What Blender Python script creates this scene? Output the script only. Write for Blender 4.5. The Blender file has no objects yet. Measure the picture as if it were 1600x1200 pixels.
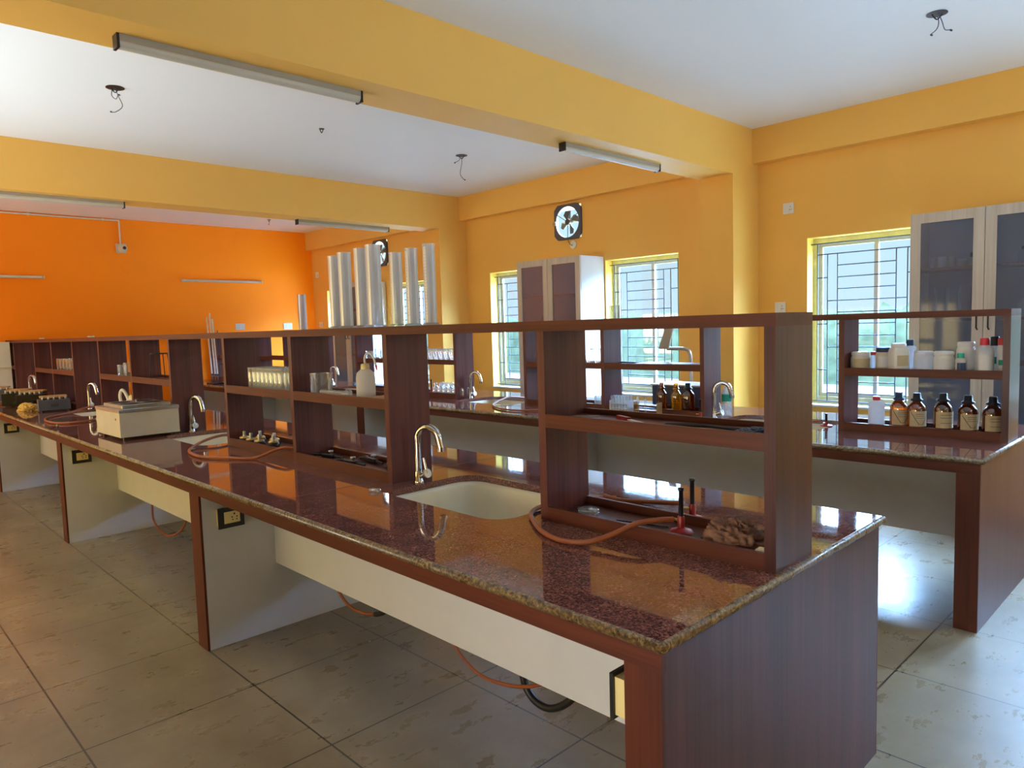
import bpy, bmesh, math, random
from mathutils import Vector, Matrix
R = math.radians
random.seed(7)
S = bpy.context.scene
COL = S.collection

# ------------------------------------------------------------------ camera
cam_d = bpy.data.cameras.new('camera'); cam = bpy.data.objects.new('camera', cam_d); COL.objects.link(cam)
rt = Vector((0.69718714, 0.71627439, -0.02968299)); up = Vector((-0.03658724, 0.07690252, 0.99636709))
fw = Vector((-0.71595493, 0.69356831, -0.07982195))
m = Matrix.Identity(4)
for i in range(3):
    m[i][0] = rt[i]; m[i][1] = up[i]; m[i][2] = -fw[i]
m.translation = (0.8991, -1.3214, 1.6253)
cam.matrix_world = m
cam_d.sensor_width = 36; cam_d.lens = 1121.75/1600*36
cam_d.clip_start = .05; cam_d.clip_end = 400
S.camera = cam

# ------------------------------------------------------------------ colour management, sky, fill lamps
S.view_settings.view_transform = 'Standard'; S.view_settings.look = 'None'
S.view_settings.gamma = 1; S.view_settings.use_curve_mapping = False
S.view_settings.exposure = 0.32
S.cycles.max_bounces = 10; S.cycles.diffuse_bounces = 5; S.cycles.glossy_bounces = 4
S.cycles.transmission_bounces = 6; S.cycles.transparent_max_bounces = 24
S.cycles.sample_clamp_indirect = 4

def srgb(r, g, b):
    f = lambda c: (c/255/12.92) if c/255 <= .04045 else ((c/255+.055)/1.055)**2.4
    return (f(r), f(g), f(b), 1)

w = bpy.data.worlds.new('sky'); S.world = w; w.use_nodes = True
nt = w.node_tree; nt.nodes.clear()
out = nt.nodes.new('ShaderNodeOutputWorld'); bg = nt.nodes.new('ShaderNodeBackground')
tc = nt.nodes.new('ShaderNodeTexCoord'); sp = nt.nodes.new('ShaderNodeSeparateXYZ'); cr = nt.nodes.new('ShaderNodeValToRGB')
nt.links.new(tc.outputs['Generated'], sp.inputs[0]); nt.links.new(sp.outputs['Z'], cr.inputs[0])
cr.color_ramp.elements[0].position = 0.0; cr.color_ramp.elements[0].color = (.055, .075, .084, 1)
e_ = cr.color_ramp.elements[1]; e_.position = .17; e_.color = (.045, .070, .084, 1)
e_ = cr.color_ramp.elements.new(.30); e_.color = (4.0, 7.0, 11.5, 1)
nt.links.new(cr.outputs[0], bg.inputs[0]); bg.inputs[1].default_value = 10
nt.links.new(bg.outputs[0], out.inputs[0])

def area(name, loc, rot, sx, sy, power, col, spread=180):
    l = bpy.data.lights.new(name, 'AREA'); l.shape = 'RECTANGLE'; l.size = sx; l.size_y = sy
    l.energy = power; l.color = col; l.spread = R(spread)
    o = bpy.data.objects.new(name, l); o.location = loc; o.rotation_euler = [R(a) for a in rot]; COL.objects.link(o)
    return o
sun = bpy.data.lights.new('sun', 'SUN'); sun.energy = 6; sun.angle = R(1); sun.color = (1, .97, .93)
so = bpy.data.objects.new('sun', sun); COL.objects.link(so); so.rotation_euler = (0, R(-42), 0)
# added fill lamps just inside the solid left and back walls, where nothing opens
area('fill_back_up', (4.1, 2.2, 1.0), (0, 155, 0), 1.2, 5.0, 270, (.43, .70, 1.0), 120)  # unseen fill, aimed steeply up to brighten the ceiling
area('fill_back_cool', (4.1, 3.0, 1.5), (0, 90, 0), 1.2, 2.4, 12, (.26, .56, 1.0), 150)  # added cool fill for faces turned to the back wall
area('fill_left_low', (-.4, -2.85, .9), (-90, 0, 180), 1.4, 1.4, 13, (1.0, .95, .84), 90)  # added low fill for the near under-bench panels
area('fill_left_warm', (-4.6, -2.85, 1.2), (-90, 0, 180), 4.0, 1.2, 20, (1.0, .78, .30), 110)  # added warm fill for the farther under-bench panels
area('fill_far_left', (-9.2, -2.85, 1.5), (-115, 0, 180), 2.4, 1.4, 60, (1.0, .84, .50), 150)  # extra fill added to lift the orange wall
area('fill_left_up', (-5.2, -2.8, 1.0), (-155, 0, 180), 4.6, 1.0, 130, (.76, .90, 1.0), 120)  # unseen fill from the left, tilted up at the ceiling

# ------------------------------------------------------------------ materials
def nm(name):
    mt = bpy.data.materials.new(name); mt.use_nodes = True
    b = mt.node_tree.nodes['Principled BSDF']
    return mt, mt.node_tree, b
def setb(b, **k):
    for a, v in k.items():
        n = {'rough': 'Roughness', 'metal': 'Metallic', 'spec': 'Specular IOR Level', 'coat': 'Coat Weight', 'coatr': 'Coat Roughness', 'ior': 'IOR',
             'trans': 'Transmission Weight', 'alpha': 'Alpha'}[a]
        b.inputs[n].default_value = v
def noise(t, scale, detail=4, vec=None, stretch=None, rough=.55, dist=0):
    n = t.nodes.new('ShaderNodeTexNoise'); n.inputs['Scale'].default_value = scale; n.inputs['Detail'].default_value = detail
    n.inputs['Roughness'].default_value = rough; n.inputs['Distortion'].default_value = dist
    c = t.nodes.new('ShaderNodeTexCoord')
    if stretch:
        mp = t.nodes.new('ShaderNodeMapping'); mp.inputs['Scale'].default_value = stretch
        t.links.new(c.outputs['Object'], mp.inputs[0]); t.links.new(mp.outputs[0], n.inputs['Vector'])
    else: t.links.new(c.outputs['Object'], n.inputs['Vector'])
    return n
def ramp(t, src, stops):
    r = t.nodes.new('ShaderNodeValToRGB'); e = r.color_ramp.elements
    while len(e) < len(stops): e.new(.5)
    for x, (p, c) in zip(e, stops): x.position = p; x.color = c
    t.links.new(src, r.inputs[0]); return r
def flat(name, c, rough=.5, var=.06, vscale=6, bump=0, **k):
    mt, t, b = nm(name)
    n = noise(t, vscale, 5)
    lo = tuple(x*(1-var) for x in c[:3])+(1,); hi = tuple(min(1, x*(1+var)) for x in c[:3])+(1,)
    r = ramp(t, n.outputs[0], [(.3, lo), (.7, hi)])
    t.links.new(r.outputs[0], b.inputs['Base Color']); setb(b, rough=rough, **k)
    if bump:
        n2 = noise(t, 60, 6); bp = t.nodes.new('ShaderNodeBump'); bp.inputs['Strength'].default_value = bump; bp.inputs['Distance'].default_value = .002
        t.links.new(n2.outputs[0], bp.inputs['Height']); t.links.new(bp.outputs[0], b.inputs['Normal'])
    return mt
def wood(name, stretch, dark, light, rough=.33):
    mt, t, b = nm(name)
    n = noise(t, 1, 6, stretch=stretch, rough=.6, dist=.3)
    n2 = noise(t, 1, 3, stretch=tuple(s*.22 for s in stretch))
    mx = t.nodes.new('ShaderNodeMath'); mx.operation = 'ADD'; t.links.new(n.outputs[0], mx.inputs[0]); t.links.new(n2.outputs[0], mx.inputs[1])
    hf = t.nodes.new('ShaderNodeMath'); hf.operation = 'MULTIPLY'; hf.inputs[1].default_value = .5; t.links.new(mx.outputs[0], hf.inputs[0])
    r = ramp(t, hf.outputs[0], [(.36, dark), (.64, light)])
    t.links.new(r.outputs[0], b.inputs['Base Color']); setb(b, rough=rough, spec=.35)
    return mt
M = {}
M['wood_v'] = wood('dark_laminate_upright', (90, 90, 2.2), srgb(74, 34, 30), srgb(104, 54, 48), .38)
M['wood_h'] = wood('dark_laminate_board', (2.2, 90, 90), srgb(66, 26, 14), srgb(94, 42, 24), .45)
M['wood_strip'] = wood('dark_laminate_edge_band', (90, 90, 2.2), srgb(70, 28, 15), srgb(92, 41, 24), .45)
M['wood_end'] = wood('dark_laminate_end', (90, 60, 1.6), srgb(62, 34, 32), srgb(92, 54, 50), .3)
M['white_lam'] = flat('cream_laminate', srgb(202, 204, 206), .38, .03)
M['wall'] = flat('yellow_wall_paint', srgb(233, 176, 82), .5, .02, 1.5, .05, spec=.3)
M['orange'] = flat('orange_wall_paint', srgb(255, 134, 2), .55, .03, 1.2, .05, spec=.2)
M['ceil'] = flat('ceiling_paint', srgb(240, 240, 238), .6, .01, 1)
M['reveal'] = flat('reveal_paint', srgb(250, 214, 96), .5, .05, 5)
M['sill'] = flat('sill_stone', srgb(226, 228, 230), .35, .05, 8)
M['frame'] = flat('window_frame_paint', srgb(222, 214, 164), .4, .12, 14)
M['alu'] = flat('sash_aluminium', srgb(200, 200, 186), .35, .05, metal=.2)
M['grille'] = flat('grille_iron', srgb(66, 74, 92), .5, .1)
M['black'] = flat('black_plastic', srgb(22, 22, 26), .38, .2)
M['darkmetal'] = flat('dark_metal', srgb(40, 38, 42), .35, .2, metal=.5)
M['greycase'] = flat('grey_case', srgb(74, 78, 88), .4, .08)
M['blackcase'] = flat('black_case', srgb(20, 20, 20), .16, .1)
M['white'] = flat('white_plastic', srgb(228, 228, 224), .35, .03)
M['offwhite'] = flat('off_white_plastic', srgb(212, 204, 188), .4, .04)
M['cream'] = flat('cream_plastic', srgb(232, 214, 150), .4, .04)
M['steel'] = flat('brushed_steel', srgb(176, 176, 172), .32, .12, 30, metal=.85)
M['bath'] = flat('bath_enamel', srgb(196, 194, 182), .42, .05, 8)
M['ceramic'] = flat('sink_ceramic', srgb(228, 222, 200), .16, .05, 5, spec=.5)
M['chrome'] = flat('chrome', srgb(205, 205, 205), .09, .02, metal=1)
M['brass'] = flat('tarnished_brass', srgb(186, 160, 104), .3, .2, 30, metal=.8)
M['rubber'] = flat('brown_rubber', srgb(146, 78, 38), .5, .14, 18)
M['blackrub'] = flat('black_rubber', srgb(24, 24, 26), .45, .2)
M['red'] = flat('red_plastic', srgb(206, 44, 56), .35, .08)
M['redmetal'] = flat('red_enamel', srgb(150, 34, 24), .35, .15, 30)
M['blue'] = flat('blue_plastic', srgb(44, 66, 104), .4, .1)
M['bluecloth'] = flat('blue_cloth', srgb(80, 168, 226), .7, .1)
M['teal'] = flat('green_label', srgb(30, 160, 130), .5, .15)
M['paper'] = flat('label_paper', srgb(196, 176, 138), .6, .08, 30)
M['paperw'] = flat('white_paper', srgb(224, 224, 222), .6, .04, 30)
M['ink'] = flat('label_ink', srgb(52, 58, 66), .6, .1)
M['tan'] = flat('tan_board', srgb(180, 140, 84), .6, .15)
M['cloth'] = flat('brown_cloth', srgb(132, 96, 76), .9, .3, 22, .4)
M['cotton'] = flat('cotton', srgb(240, 222, 190), .95, .08, 30, .5)
M['yellowc'] = flat('yellow_cover', srgb(214, 176, 84), .45, .15, 20)
M['cabwood'] = wood('pale_wood', (60, 60, 2), srgb(190, 178, 164), srgb(214, 204, 190), .4)
M['cabside'] = flat('cabinet_side', srgb(224, 222, 220), .32, .02)
M['cabin'] = flat('cabinet_interior', srgb(206, 210, 222), .6, .03)
M['steamwood'] = flat('red_shelf_edge', srgb(150, 84, 64), .4, .1)
M['foliage'] = flat('hazy_foliage', srgb(29, 32, 22), 1, .3, .6, spec=0)
M['earth'] = flat('pale_ground', srgb(50, 45, 38), 1, .2, .15, spec=0)
M['bounce_ground'] = flat('unseen_bounce_ground', srgb(232, 230, 224), .9, .05, .15)  # bright surface of the added ground that bounces light indoors
M['batten'] = flat('batten_housing', srgb(168, 160, 142), .4, .05)
M['tubelight'] = flat('unlit_tube', srgb(200, 192, 172), .35, .03)

def granite(name, c0, c1, c2, rough, scale):
    mt, t, b = nm(name)
    n1 = noise(t, scale, 8, rough=.75); n2 = noise(t, scale*.06, 4); n3 = noise(t, 5, 5, stretch=(1.2, 3.4, 1), rough=.6)
    r1 = ramp(t, n1.outputs[0], [(.38, c0), (.5, c1), (.66, c2)])
    r2 = ramp(t, n2.outputs[0], [(.3, (.72, .68, .66, 1)), (.7, (1.12, 1.1, 1.08, 1))])
    mx = t.nodes.new('ShaderNodeMix'); mx.data_type = 'RGBA'; mx.blend_type = 'MULTIPLY'; mx.inputs[0].default_value = 1
    t.links.new(r1.outputs[0], mx.inputs[6]); t.links.new(r2.outputs[0], mx.inputs[7])
    t.links.new(mx.outputs[2], b.inputs['Base Color'])
    rr = ramp(t, n3.outputs[0], [(.42, (rough,)*3+(1,)), (.72, (rough*2.6,)*3+(1,))])
    t.links.new(rr.outputs[0], b.inputs['Roughness']); setb(b, spec=.8, ior=1.55)
    return mt
M['granite'] = granite('red_granite', srgb(56, 27, 27), srgb(112, 66, 62), srgb(168, 126, 112), .03, 150)
M['edge'] = granite('granite_edge', srgb(34, 26, 18), srgb(112, 88, 52), srgb(176, 150, 100), .22, 90)

def floor_mat():
    mt, t, b = nm('worn_floor_tiles')
    c = t.nodes.new('ShaderNodeTexCoord'); s = t.nodes.new('ShaderNodeSeparateXYZ'); t.links.new(c.outputs['Object'], s.inputs[0])
    def joint(axis, off, per):
        a = t.nodes.new('ShaderNodeMath'); a.operation = 'ADD'; a.inputs[1].default_value = -off; t.links.new(s.outputs[axis], a.inputs[0])
        p = t.nodes.new('ShaderNodeMath'); p.operation = 'PINGPONG'; p.inputs[1].default_value = per/2; t.links.new(a.outputs[0], p.inputs[0])
        l = t.nodes.new('ShaderNodeMath'); l.operation = 'LESS_THAN'; l.inputs[1].default_value = .004; t.links.new(p.outputs[0], l.inputs[0]); return l
    jx = joint(0, -2.27, .695); jy = joint(1, .026, .70)
    mxm = t.nodes.new('ShaderNodeMath'); mxm.operation = 'MAXIMUM'; t.links.new(jx.outputs[0], mxm.inputs[0]); t.links.new(jy.outputs[0], mxm.inputs[1])
    n = noise(t, 1.1, 7, stretch=(1, 1.6, 1), rough=.62); n2 = noise(t, 4.5, 8, stretch=(2.2, 1, 1), rough=.7)
    r = ramp(t, n.outputs[0], [(.3, srgb(116, 102, 80)), (.62, srgb(146, 131, 106))])
    r2 = ramp(t, n2.outputs[0], [(.2, (.84, .81, .76, 1)), (.56, (.98, .98, .98, 1)), (.8, (1.05, 1.05, 1.05, 1))])
    mx = t.nodes.new('ShaderNodeMix'); mx.data_type = 'RGBA'; mx.blend_type = 'MULTIPLY'; mx.inputs[0].default_value = 1
    t.links.new(r.outputs[0], mx.inputs[6]); t.links.new(r2.outputs[0], mx.inputs[7])
    m2 = t.nodes.new('ShaderNodeMix'); m2.data_type = 'RGBA'; t.links.new(mxm.outputs[0], m2.inputs[0]); t.links.new(mx.outputs[2], m2.inputs[6]); m2.inputs[7].default_value = srgb(50, 40, 32)
    t.links.new(m2.outputs[2], b.inputs['Base Color'])
    rr = ramp(t, n2.outputs[0], [(.3, (.36,)*3+(1,)), (.7, (.24,)*3+(1,))]); t.links.new(rr.outputs[0], b.inputs['Roughness']); setb(b, spec=.7)
    return mt
M['floor'] = floor_mat()

def thin_glass(name, tint, refl=.12, body=0.0, bodycol=(.9, .95, .95, 1), rough=.03, fk=.55):
    mt = bpy.data.materials.new(name); mt.use_nodes = True; t = mt.node_tree; t.nodes.clear()
    o = t.nodes.new('ShaderNodeOutputMaterial'); tr = t.nodes.new('ShaderNodeBsdfTransparent'); tr.inputs[0].default_value = tint
    gl = t.nodes.new('ShaderNodeBsdfGlossy'); gl.inputs['Roughness'].default_value = rough; gl.inputs['Color'].default_value = (1, 1, 1, 1)
    lw = t.nodes.new('ShaderNodeLayerWeight'); lw.inputs[0].default_value = .45
    ml = t.nodes.new('ShaderNodeMath'); ml.operation = 'MULTIPLY_ADD'; ml.inputs[1].default_value = fk; ml.inputs[2].default_value = refl*.4; ml.use_clamp = True
    t.links.new(lw.outputs['Fresnel'], ml.inputs[0])
    m1 = t.nodes.new('ShaderNodeMixShader'); t.links.new(ml.outputs[0], m1.inputs[0]); t.links.new(tr.outputs[0], m1.inputs[1]); t.links.new(gl.outputs[0], m1.inputs[2])
    last = m1
    if body > 0:
        df = t.nodes.new('ShaderNodeBsdfDiffuse'); df.inputs[0].default_value = bodycol
        tl = t.nodes.new('ShaderNodeBsdfTranslucent'); tl.inputs[0].default_value = bodycol
        ad = t.nodes.new('ShaderNodeMixShader'); ad.inputs[0].default_value = .55; t.links.new(df.outputs[0], ad.inputs[1]); t.links.new(tl.outputs[0], ad.inputs[2])
        m2 = t.nodes.new('ShaderNodeMixShader'); m2.inputs[0].default_value = body
        t.links.new(m1.outputs[0], m2.inputs[1]); t.links.new(ad.outputs[0], m2.inputs[2]); last = m2
    t.links.new(last.outputs[0], o.inputs[0])
    return mt
M['pane'] = thin_glass('window_pane', (.97, .985, 1, 1), .0, fk=.14)
M['cabglass'] = thin_glass('cabinet_glass', (.80, .86, .95, 1), .04, .26, (.46, .54, .72, 1), .05, .3)
M['glass'] = thin_glass('lab_glass', (.93, .96, .96, 1), .3, .12)
M['frost'] = thin_glass('frosted_plastic', (.9, .92, .95, 1), .12, .5, (.80, .83, .88, 1), .3)
M['hdpe'] = thin_glass('translucent_plastic', (.9, .9, .9, 1), .1, .9, (.9, .9, .9, 1), .35)
M['amber'] = thin_glass('amber_glass', (.55, .20, .03, 1), .22, .12, (.30, .10, .03, 1))
M['amberd'] = thin_glass('dark_amber_glass', (.34, .10, .02, 1), .22, .15, (.16, .05, .02, 1))
M['amberl'] = thin_glass('light_amber_glass', (.88, .52, .04, 1), .22, .12, (.6, .32, .03, 1))

# ------------------------------------------------------------------ mesh builder
class MB:
    def __init__(s): s.v = []; s.f = []; s.sm = []
    def add(s, v, f, sm=False):
        k = len(s.v); s.v += [tuple(a) for a in v]; s.f += [tuple(i+k for i in q) for q in f]; s.sm += [sm]*len(f); return s
    def box(s, x0, x1, y0, y1, z0, z1):
        return s.add([(x0,y0,z0),(x1,y0,z0),(x1,y1,z0),(x0,y1,z0),(x0,y0,z1),(x1,y0,z1),(x1,y1,z1),(x0,y1,z1)],
                     [(0,3,2,1),(4,5,6,7),(0,1,5,4),(1,2,6,5),(2,3,7,6),(3,0,4,7)])
    def bbox(s, x0, x1, y0, y1, z0, z1, b=.004):
        "box with rounded vertical edges and a small top chamfer"
        n = 4
        def loop(i, z):
            out = []
            for cx, cy, a0 in ((x1-b, y1-b, 0), (x0+b, y1-b, 90), (x0+b, y0+b, 180), (x1-b, y0+b, 270)):
                for k in range(n):
                    a = R(a0+90*k/(n-1)); out.append((cx+(b-i)*math.cos(a), cy+(b-i)*math.sin(a), z))
            return out
        return s.loft([loop(b*.6, z0), loop(0, z0+b*.6), loop(0, z1-b*.6), loop(b*.6, z1)], True, False)
    def loft(s, loops, cap=True, sm=True, close=True):
        n = len(loops[0]); v = [p for l in loops for p in l]; f = []
        for i in range(len(loops)-1):
            for j in range(n if close else n-1):
                k = (j+1) % n
                f.append((i*n+j, i*n+k, (i+1)*n+k, (i+1)*n+j))
        s.add(v, f, sm)
        if cap:
            s.add(loops[0], [tuple(range(n))[::-1]]); s.add(loops[-1], [tuple(range(n))])
        return s
    def lathe(s, prof, c=(0,0,0), n=20, ax='z', sm=True, cap=True):
        loops = []
        for r, z in prof:
            l = []
            for k in range(n):
                a = 2*math.pi*k/n; p = (r*math.cos(a), r*math.sin(a), z)
                if ax == 'x': p = (p[2], p[0], p[1])
                if ax == 'y': p = (p[1], p[2], p[0])
                l.append((p[0]+c[0], p[1]+c[1], p[2]+c[2]))
            loops.append(l)
        return s.loft(loops, cap, sm)
    def tube(s, pts, r, n=10, smooth=0, cap=True):
        P = [Vector(p) for p in pts]
        if smooth:
            Q = []
            for i in range(len(P)-1):
                p0 = P[max(i-1, 0)]; p1 = P[i]; p2 = P[i+1]; p3 = P[min(i+2, len(P)-1)]
                for k in range(smooth):
                    t = k/smooth
                    Q.append(.5*((2*p1)+(p2-p0)*t+(2*p0-5*p1+4*p2-p3)*t*t+(3*p1-p0-3*p2+p3)*t**3))
            Q.append(P[-1]); P = Q
        loops = []; u = None
        for i, p in enumerate(P):
            d = (P[min(i+1, len(P)-1)]-P[max(i-1, 0)]).normalized()
            if u is None:
                u = d.cross(Vector((0, 0, 1)))
                if u.length < .1: u = d.cross(Vector((0, 1, 0)))
            u = (u-d*u.dot(d)).normalized(); w_ = d.cross(u)
            rr = r[min(int(i/(len(P)-1)*(len(r)-1)+.5), len(r)-1)] if isinstance(r, (list, tuple)) else r
            loops.append([tuple(p+rr*(math.cos(2*math.pi*k/n)*u+math.sin(2*math.pi*k/n)*w_)) for k in range(n)])
        return s.loft(loops, cap, True)
    def build(s, name, mat, parent=None, loc=None):
        me = bpy.data.meshes.new(name); me.from_pydata(s.v, [], s.f); me.update()
        me.polygons.foreach_set('use_smooth', s.sm)
        bm = bmesh.new(); bm.from_mesh(me); bmesh.ops.recalc_face_normals(bm, faces=bm.faces); bm.to_mesh(me); bm.free()
        me.materials.append(M[mat] if isinstance(mat, str) else mat)
        o = bpy.data.objects.new(name, me); COL.objects.link(o)
        if parent: o.parent = parent
        if loc: o.location = loc
        return o
def tag(o, label=None, cat=None, group=None, kind=None):
    if label: o['label'] = label
    if cat: o['category'] = cat
    if group: o['group'] = group
    if kind: o['kind'] = kind
    return o
def T(name, label, cat, loc=(0, 0, 0), rz=0, group=None):
    o = bpy.data.objects.new(name, None); o.empty_display_size = .05; COL.objects.link(o); o.location = loc; o.rotation_euler = (0, 0, R(rz))
    return tag(o, label, cat, group)
def copy_tree(o, loc, label=None, rz=None, group=None, parent=None, scale=None):
    c = o.copy(); COL.objects.link(c)
    if parent is None:
        c.location = loc
        if rz is not None: c.rotation_euler = (0, 0, R(rz))
        if scale: c.scale = scale if isinstance(scale, tuple) else (scale,)*3
        if label: c['label'] = label
        if group: c['group'] = group
    else: c.parent = parent
    for ch in list(o.children): copy_tree(ch, None, parent=c)
    return c
def struct(o): o['kind'] = 'structure'; return o
def rrect(cx, cy, hx, hy, r, z, n=7):
    out = []
    for sx, sy, a0 in ((1, 1, 0), (-1, 1, 90), (-1, -1, 180), (1, -1, 270)):
        for k in range(n):
            a = R(a0+90*k/(n-1)); out.append((cx+sx*(hx-r)+r*math.cos(a), cy+sy*(hy-r)+r*math.sin(a), z))
    return out

# ------------------------------------------------------------------ room
XN, XF, YL, YW, ZC, ZB = 4.2, -11.127, -3.0, 5.332, 3.423, 2.967
WT = .26
struct(MB().box(XF-.3, XN+.3, YL-.3, YW+WT, -.12, 0).build('floor', 'floor'))
struct(MB().box(XF-.3, XN+.3, YL-.3, YW+WT, ZC, ZC+.12).build('ceiling', 'ceil'))
struct(MB().box(XF-.2, XF, YL-.2, YW+WT, 0, ZC).build('wall_far', 'orange'))
def wall_with_openings(name, mat, axis, c0, c1, a0, a1, holes):
    "one flat wall slab with rectangular openings; holes = (a0,a1,z0,z1)"
    b = MB()
    def bx(p0, p1, z0, z1):
        if p1-p0 < 1e-4 or z1-z0 < 1e-4: return
        if axis == 'x': b.box(p0, p1, c0, c1, z0, z1)
        else: b.box(c0, c1, p0, p1, z0, z1)
    cur = a0
    for h in sorted(holes):
        bx(cur, h[0], 0, ZC); bx(h[0], h[1], 0, h[2]); bx(h[0], h[1], h[3], ZC); cur = h[1]
    bx(cur, a1, 0, ZC)
    return struct(b.build(name, mat))
WIN = [(-10.65, -9.66), (-8.69, -7.70), (-6.34, -5.35), (-4.36, -3.37), (-2.0, -1.01), (.02, 1.0), (2.3, 3.3)]
Z0, Z1 = .80, 2.36
FANS = [(-8.91, 2.86), (-4.90, 2.86)]
# window wall: pieces around the windows and the two fan openings
b = MB(); fr = .195
cuts = sorted([(a, c, Z0, Z1) for a, c in WIN])
cur = XF
for a, c, z0, z1 in cuts:
    fan = [f for f in FANS if cur < f[0] < a]
    if fan:
        fx, fz = fan[0]
        for y0_, y1_, wl in ((YW, YW+.03, fr), (YW+.03, YW+WT, .62)):   # the opening splays outwards
            b.box(cur, fx-wl, y0_, y1_, 0, ZC); b.box(fx+fr, a, y0_, y1_, 0, ZC)
            b.box(fx-wl, fx+fr, y0_, y1_, 0, fz-fr); b.box(fx-wl, fx+fr, y0_, y1_, fz+fr, ZC)
    else: b.box(cur, a, YW, YW+WT, 0, ZC)
    b.box(a, c, YW, YW+WT, 0, z0); b.box(a, c, YW, YW+WT, z1, ZC); cur = c
b.box(cur, XN, YW, YW+WT, 0, ZC)
struct(b.build('wall_right', 'wall'))
wall_with_openings('wall_left', 'wall', 'x', YL-.2, YL, XF, XN, [])
wall_with_openings('wall_back', 'wall', 'y', XN, XN+.2, YL-.2, YW+WT, [])
# ceiling beams, wall band, columns
for i, (xa, xb) in enumerate([(-7.141, -6.801), (-2.834, -2.478), (1.5, 1.85)]):
    struct(MB().box(xa, xb, YL, YW, ZB, ZC).build('trim_%d' % (i+1), 'wall'))
    struct(MB().box(xa, xb, 4.852, YW, 0, ZB).build('trim_%d' % (i+4), 'wall'))
struct(MB().box(XF, XN, 5.219, YW, 3.103, ZC).build('trim_7', 'wall'))

# windows
RODS_V = [.066, .93]
def window(n, a, c):
    root = struct(T('window_%d' % n, None, None, ((a+c)/2, YW, Z0)))
    W = c-a; h = Z1-Z0
    lx = lambda t: a+t*W-(a+c)/2
    x0, x1 = -W/2, W/2
    # reveal lining
    e = .006
    MB().box(x0, x0+e, .002, WT, 0, h).box(x1-e, x1, .002, WT, 0, h).box(x0, x1, .002, WT, h-e, h).build('reveal', 'reveal', root)
    MB().box(x0+e, x1-e, -.015, WT, 0, .018).build('window_sill', 'sill', root)
    fy0, fy1 = .13, .20
    f = MB(); t = .045
    f.box(x0+e, x0+e+t, fy0, fy1, .018, h-e).box(x1-e-t, x1-e, fy0, fy1, .018, h-e).box(x0+e+t, x1-e-t, fy0, fy1, h-e-t, h-e).box(x0+e+t, x1-e-t, fy0, fy1, .018, .018+t+.02)
    f.build('window_frame', 'frame', root)
    s = MB(); mx = 0.06*W
    for (p, q, y) in ((x0+e+t, mx+.02, .15), (mx-.02, x1-e-t, .175)):
        s.box(p, p+.035, y, y+.02, .083, h-e-t).box(q-.035, q, y, y+.02, .083, h-e-t).box(p+.035, q-.035, y, y+.02, .083, .12).box(p+.035, q-.035, y, y+.02, h-e-t-.035, h-e-t)
    sa = s.build('sash', 'alu', root)
    MB().box(x0+e+t+.035, mx-.015, .158, .162, .12, h-e-t-.035).box(mx+.015, x1-e-t-.035, .183, .187, .12, h-e-t-.035).build('pane', 'pane', sa)
    g = MB(); y = .085; r = .0058
    rod = lambda p, q: g.tube([p, q], r, 6)
    V = lambda u, za, zb: rod((lx(u), y, za-Z0), (lx(u), y, zb-Z0))
    Hh = lambda ua, ub, z: rod((lx(ua), y, z-Z0), (lx(ub), y, z-Z0))
    for u in (.066, .934): V(u, .84, 2.30)
    Hh(.0, 1, 2.30); Hh(.0, 1, .845)
    for u in (.16, .84): V(u, .845, 2.2)
    for u in (.25, .75): V(u, .925, 2.2)
    k = 0; z = 2.2
    while z > .9:
        if k % 4 == 0: Hh(.066 if k == 0 else .16, .934 if k == 0 else .84, z)
        else: Hh(.25, .75, z)
        if k % 4 == 2: Hh(.066, .16, z); Hh(.84, .934, z)
        z -= .1062; k += 1
    g.build('grille', 'grille', root)
for i, (a, c) in enumerate(WIN): window(i+1, a, c)

# outside
struct(MB().box(-220, 100, 50, 220, -7.2, -7).build('trim_8', 'earth'))
struct(MB().box(-60, 40, 7, 50, -7.2, -7).build('trim_9', 'bounce_ground'))  # unseen pale ground, added to bounce light up through the windows
from mathutils import noise as NZ_
tl = MB(); nx_, ny_ = 420, 16; v_ = []; f_ = []
for i in range(nx_+1):
    for k in range(ny_+1):
        x = -200+i*.7; y = 92+k*2.2; t_ = k/ny_
        env = math.sin(math.pi*min(1, t_*1.25)**.6) if t_ < .8 else math.sin(math.pi*min(1, t_)**.6)
        hgt = 9.5+3.2*NZ_.noise(Vector((x*.045, 0, 3)))+1.8*NZ_.noise(Vector((x*.16, y*.12, 1)))
        q = env*hgt*(1+.16*NZ_.noise(Vector((x*.5, y*.5, 0))))+.7*NZ_.noise(Vector((x*.9, y*.9, 5)))
        v_.append((x, y, -7+max(0, q) if 0 < k < ny_ else -7.0))
for i in range(nx_):
    for k in range(ny_):
        a_ = i*(ny_+1)+k; f_.append((a_, a_+ny_+1, a_+ny_+2, a_+1))
tl.add(v_, f_, True)
tag(tl.build('tree_line', 'foliage'), 'hazy pale green tree line far outside the windows', 'trees', kind='stuff')

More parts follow.
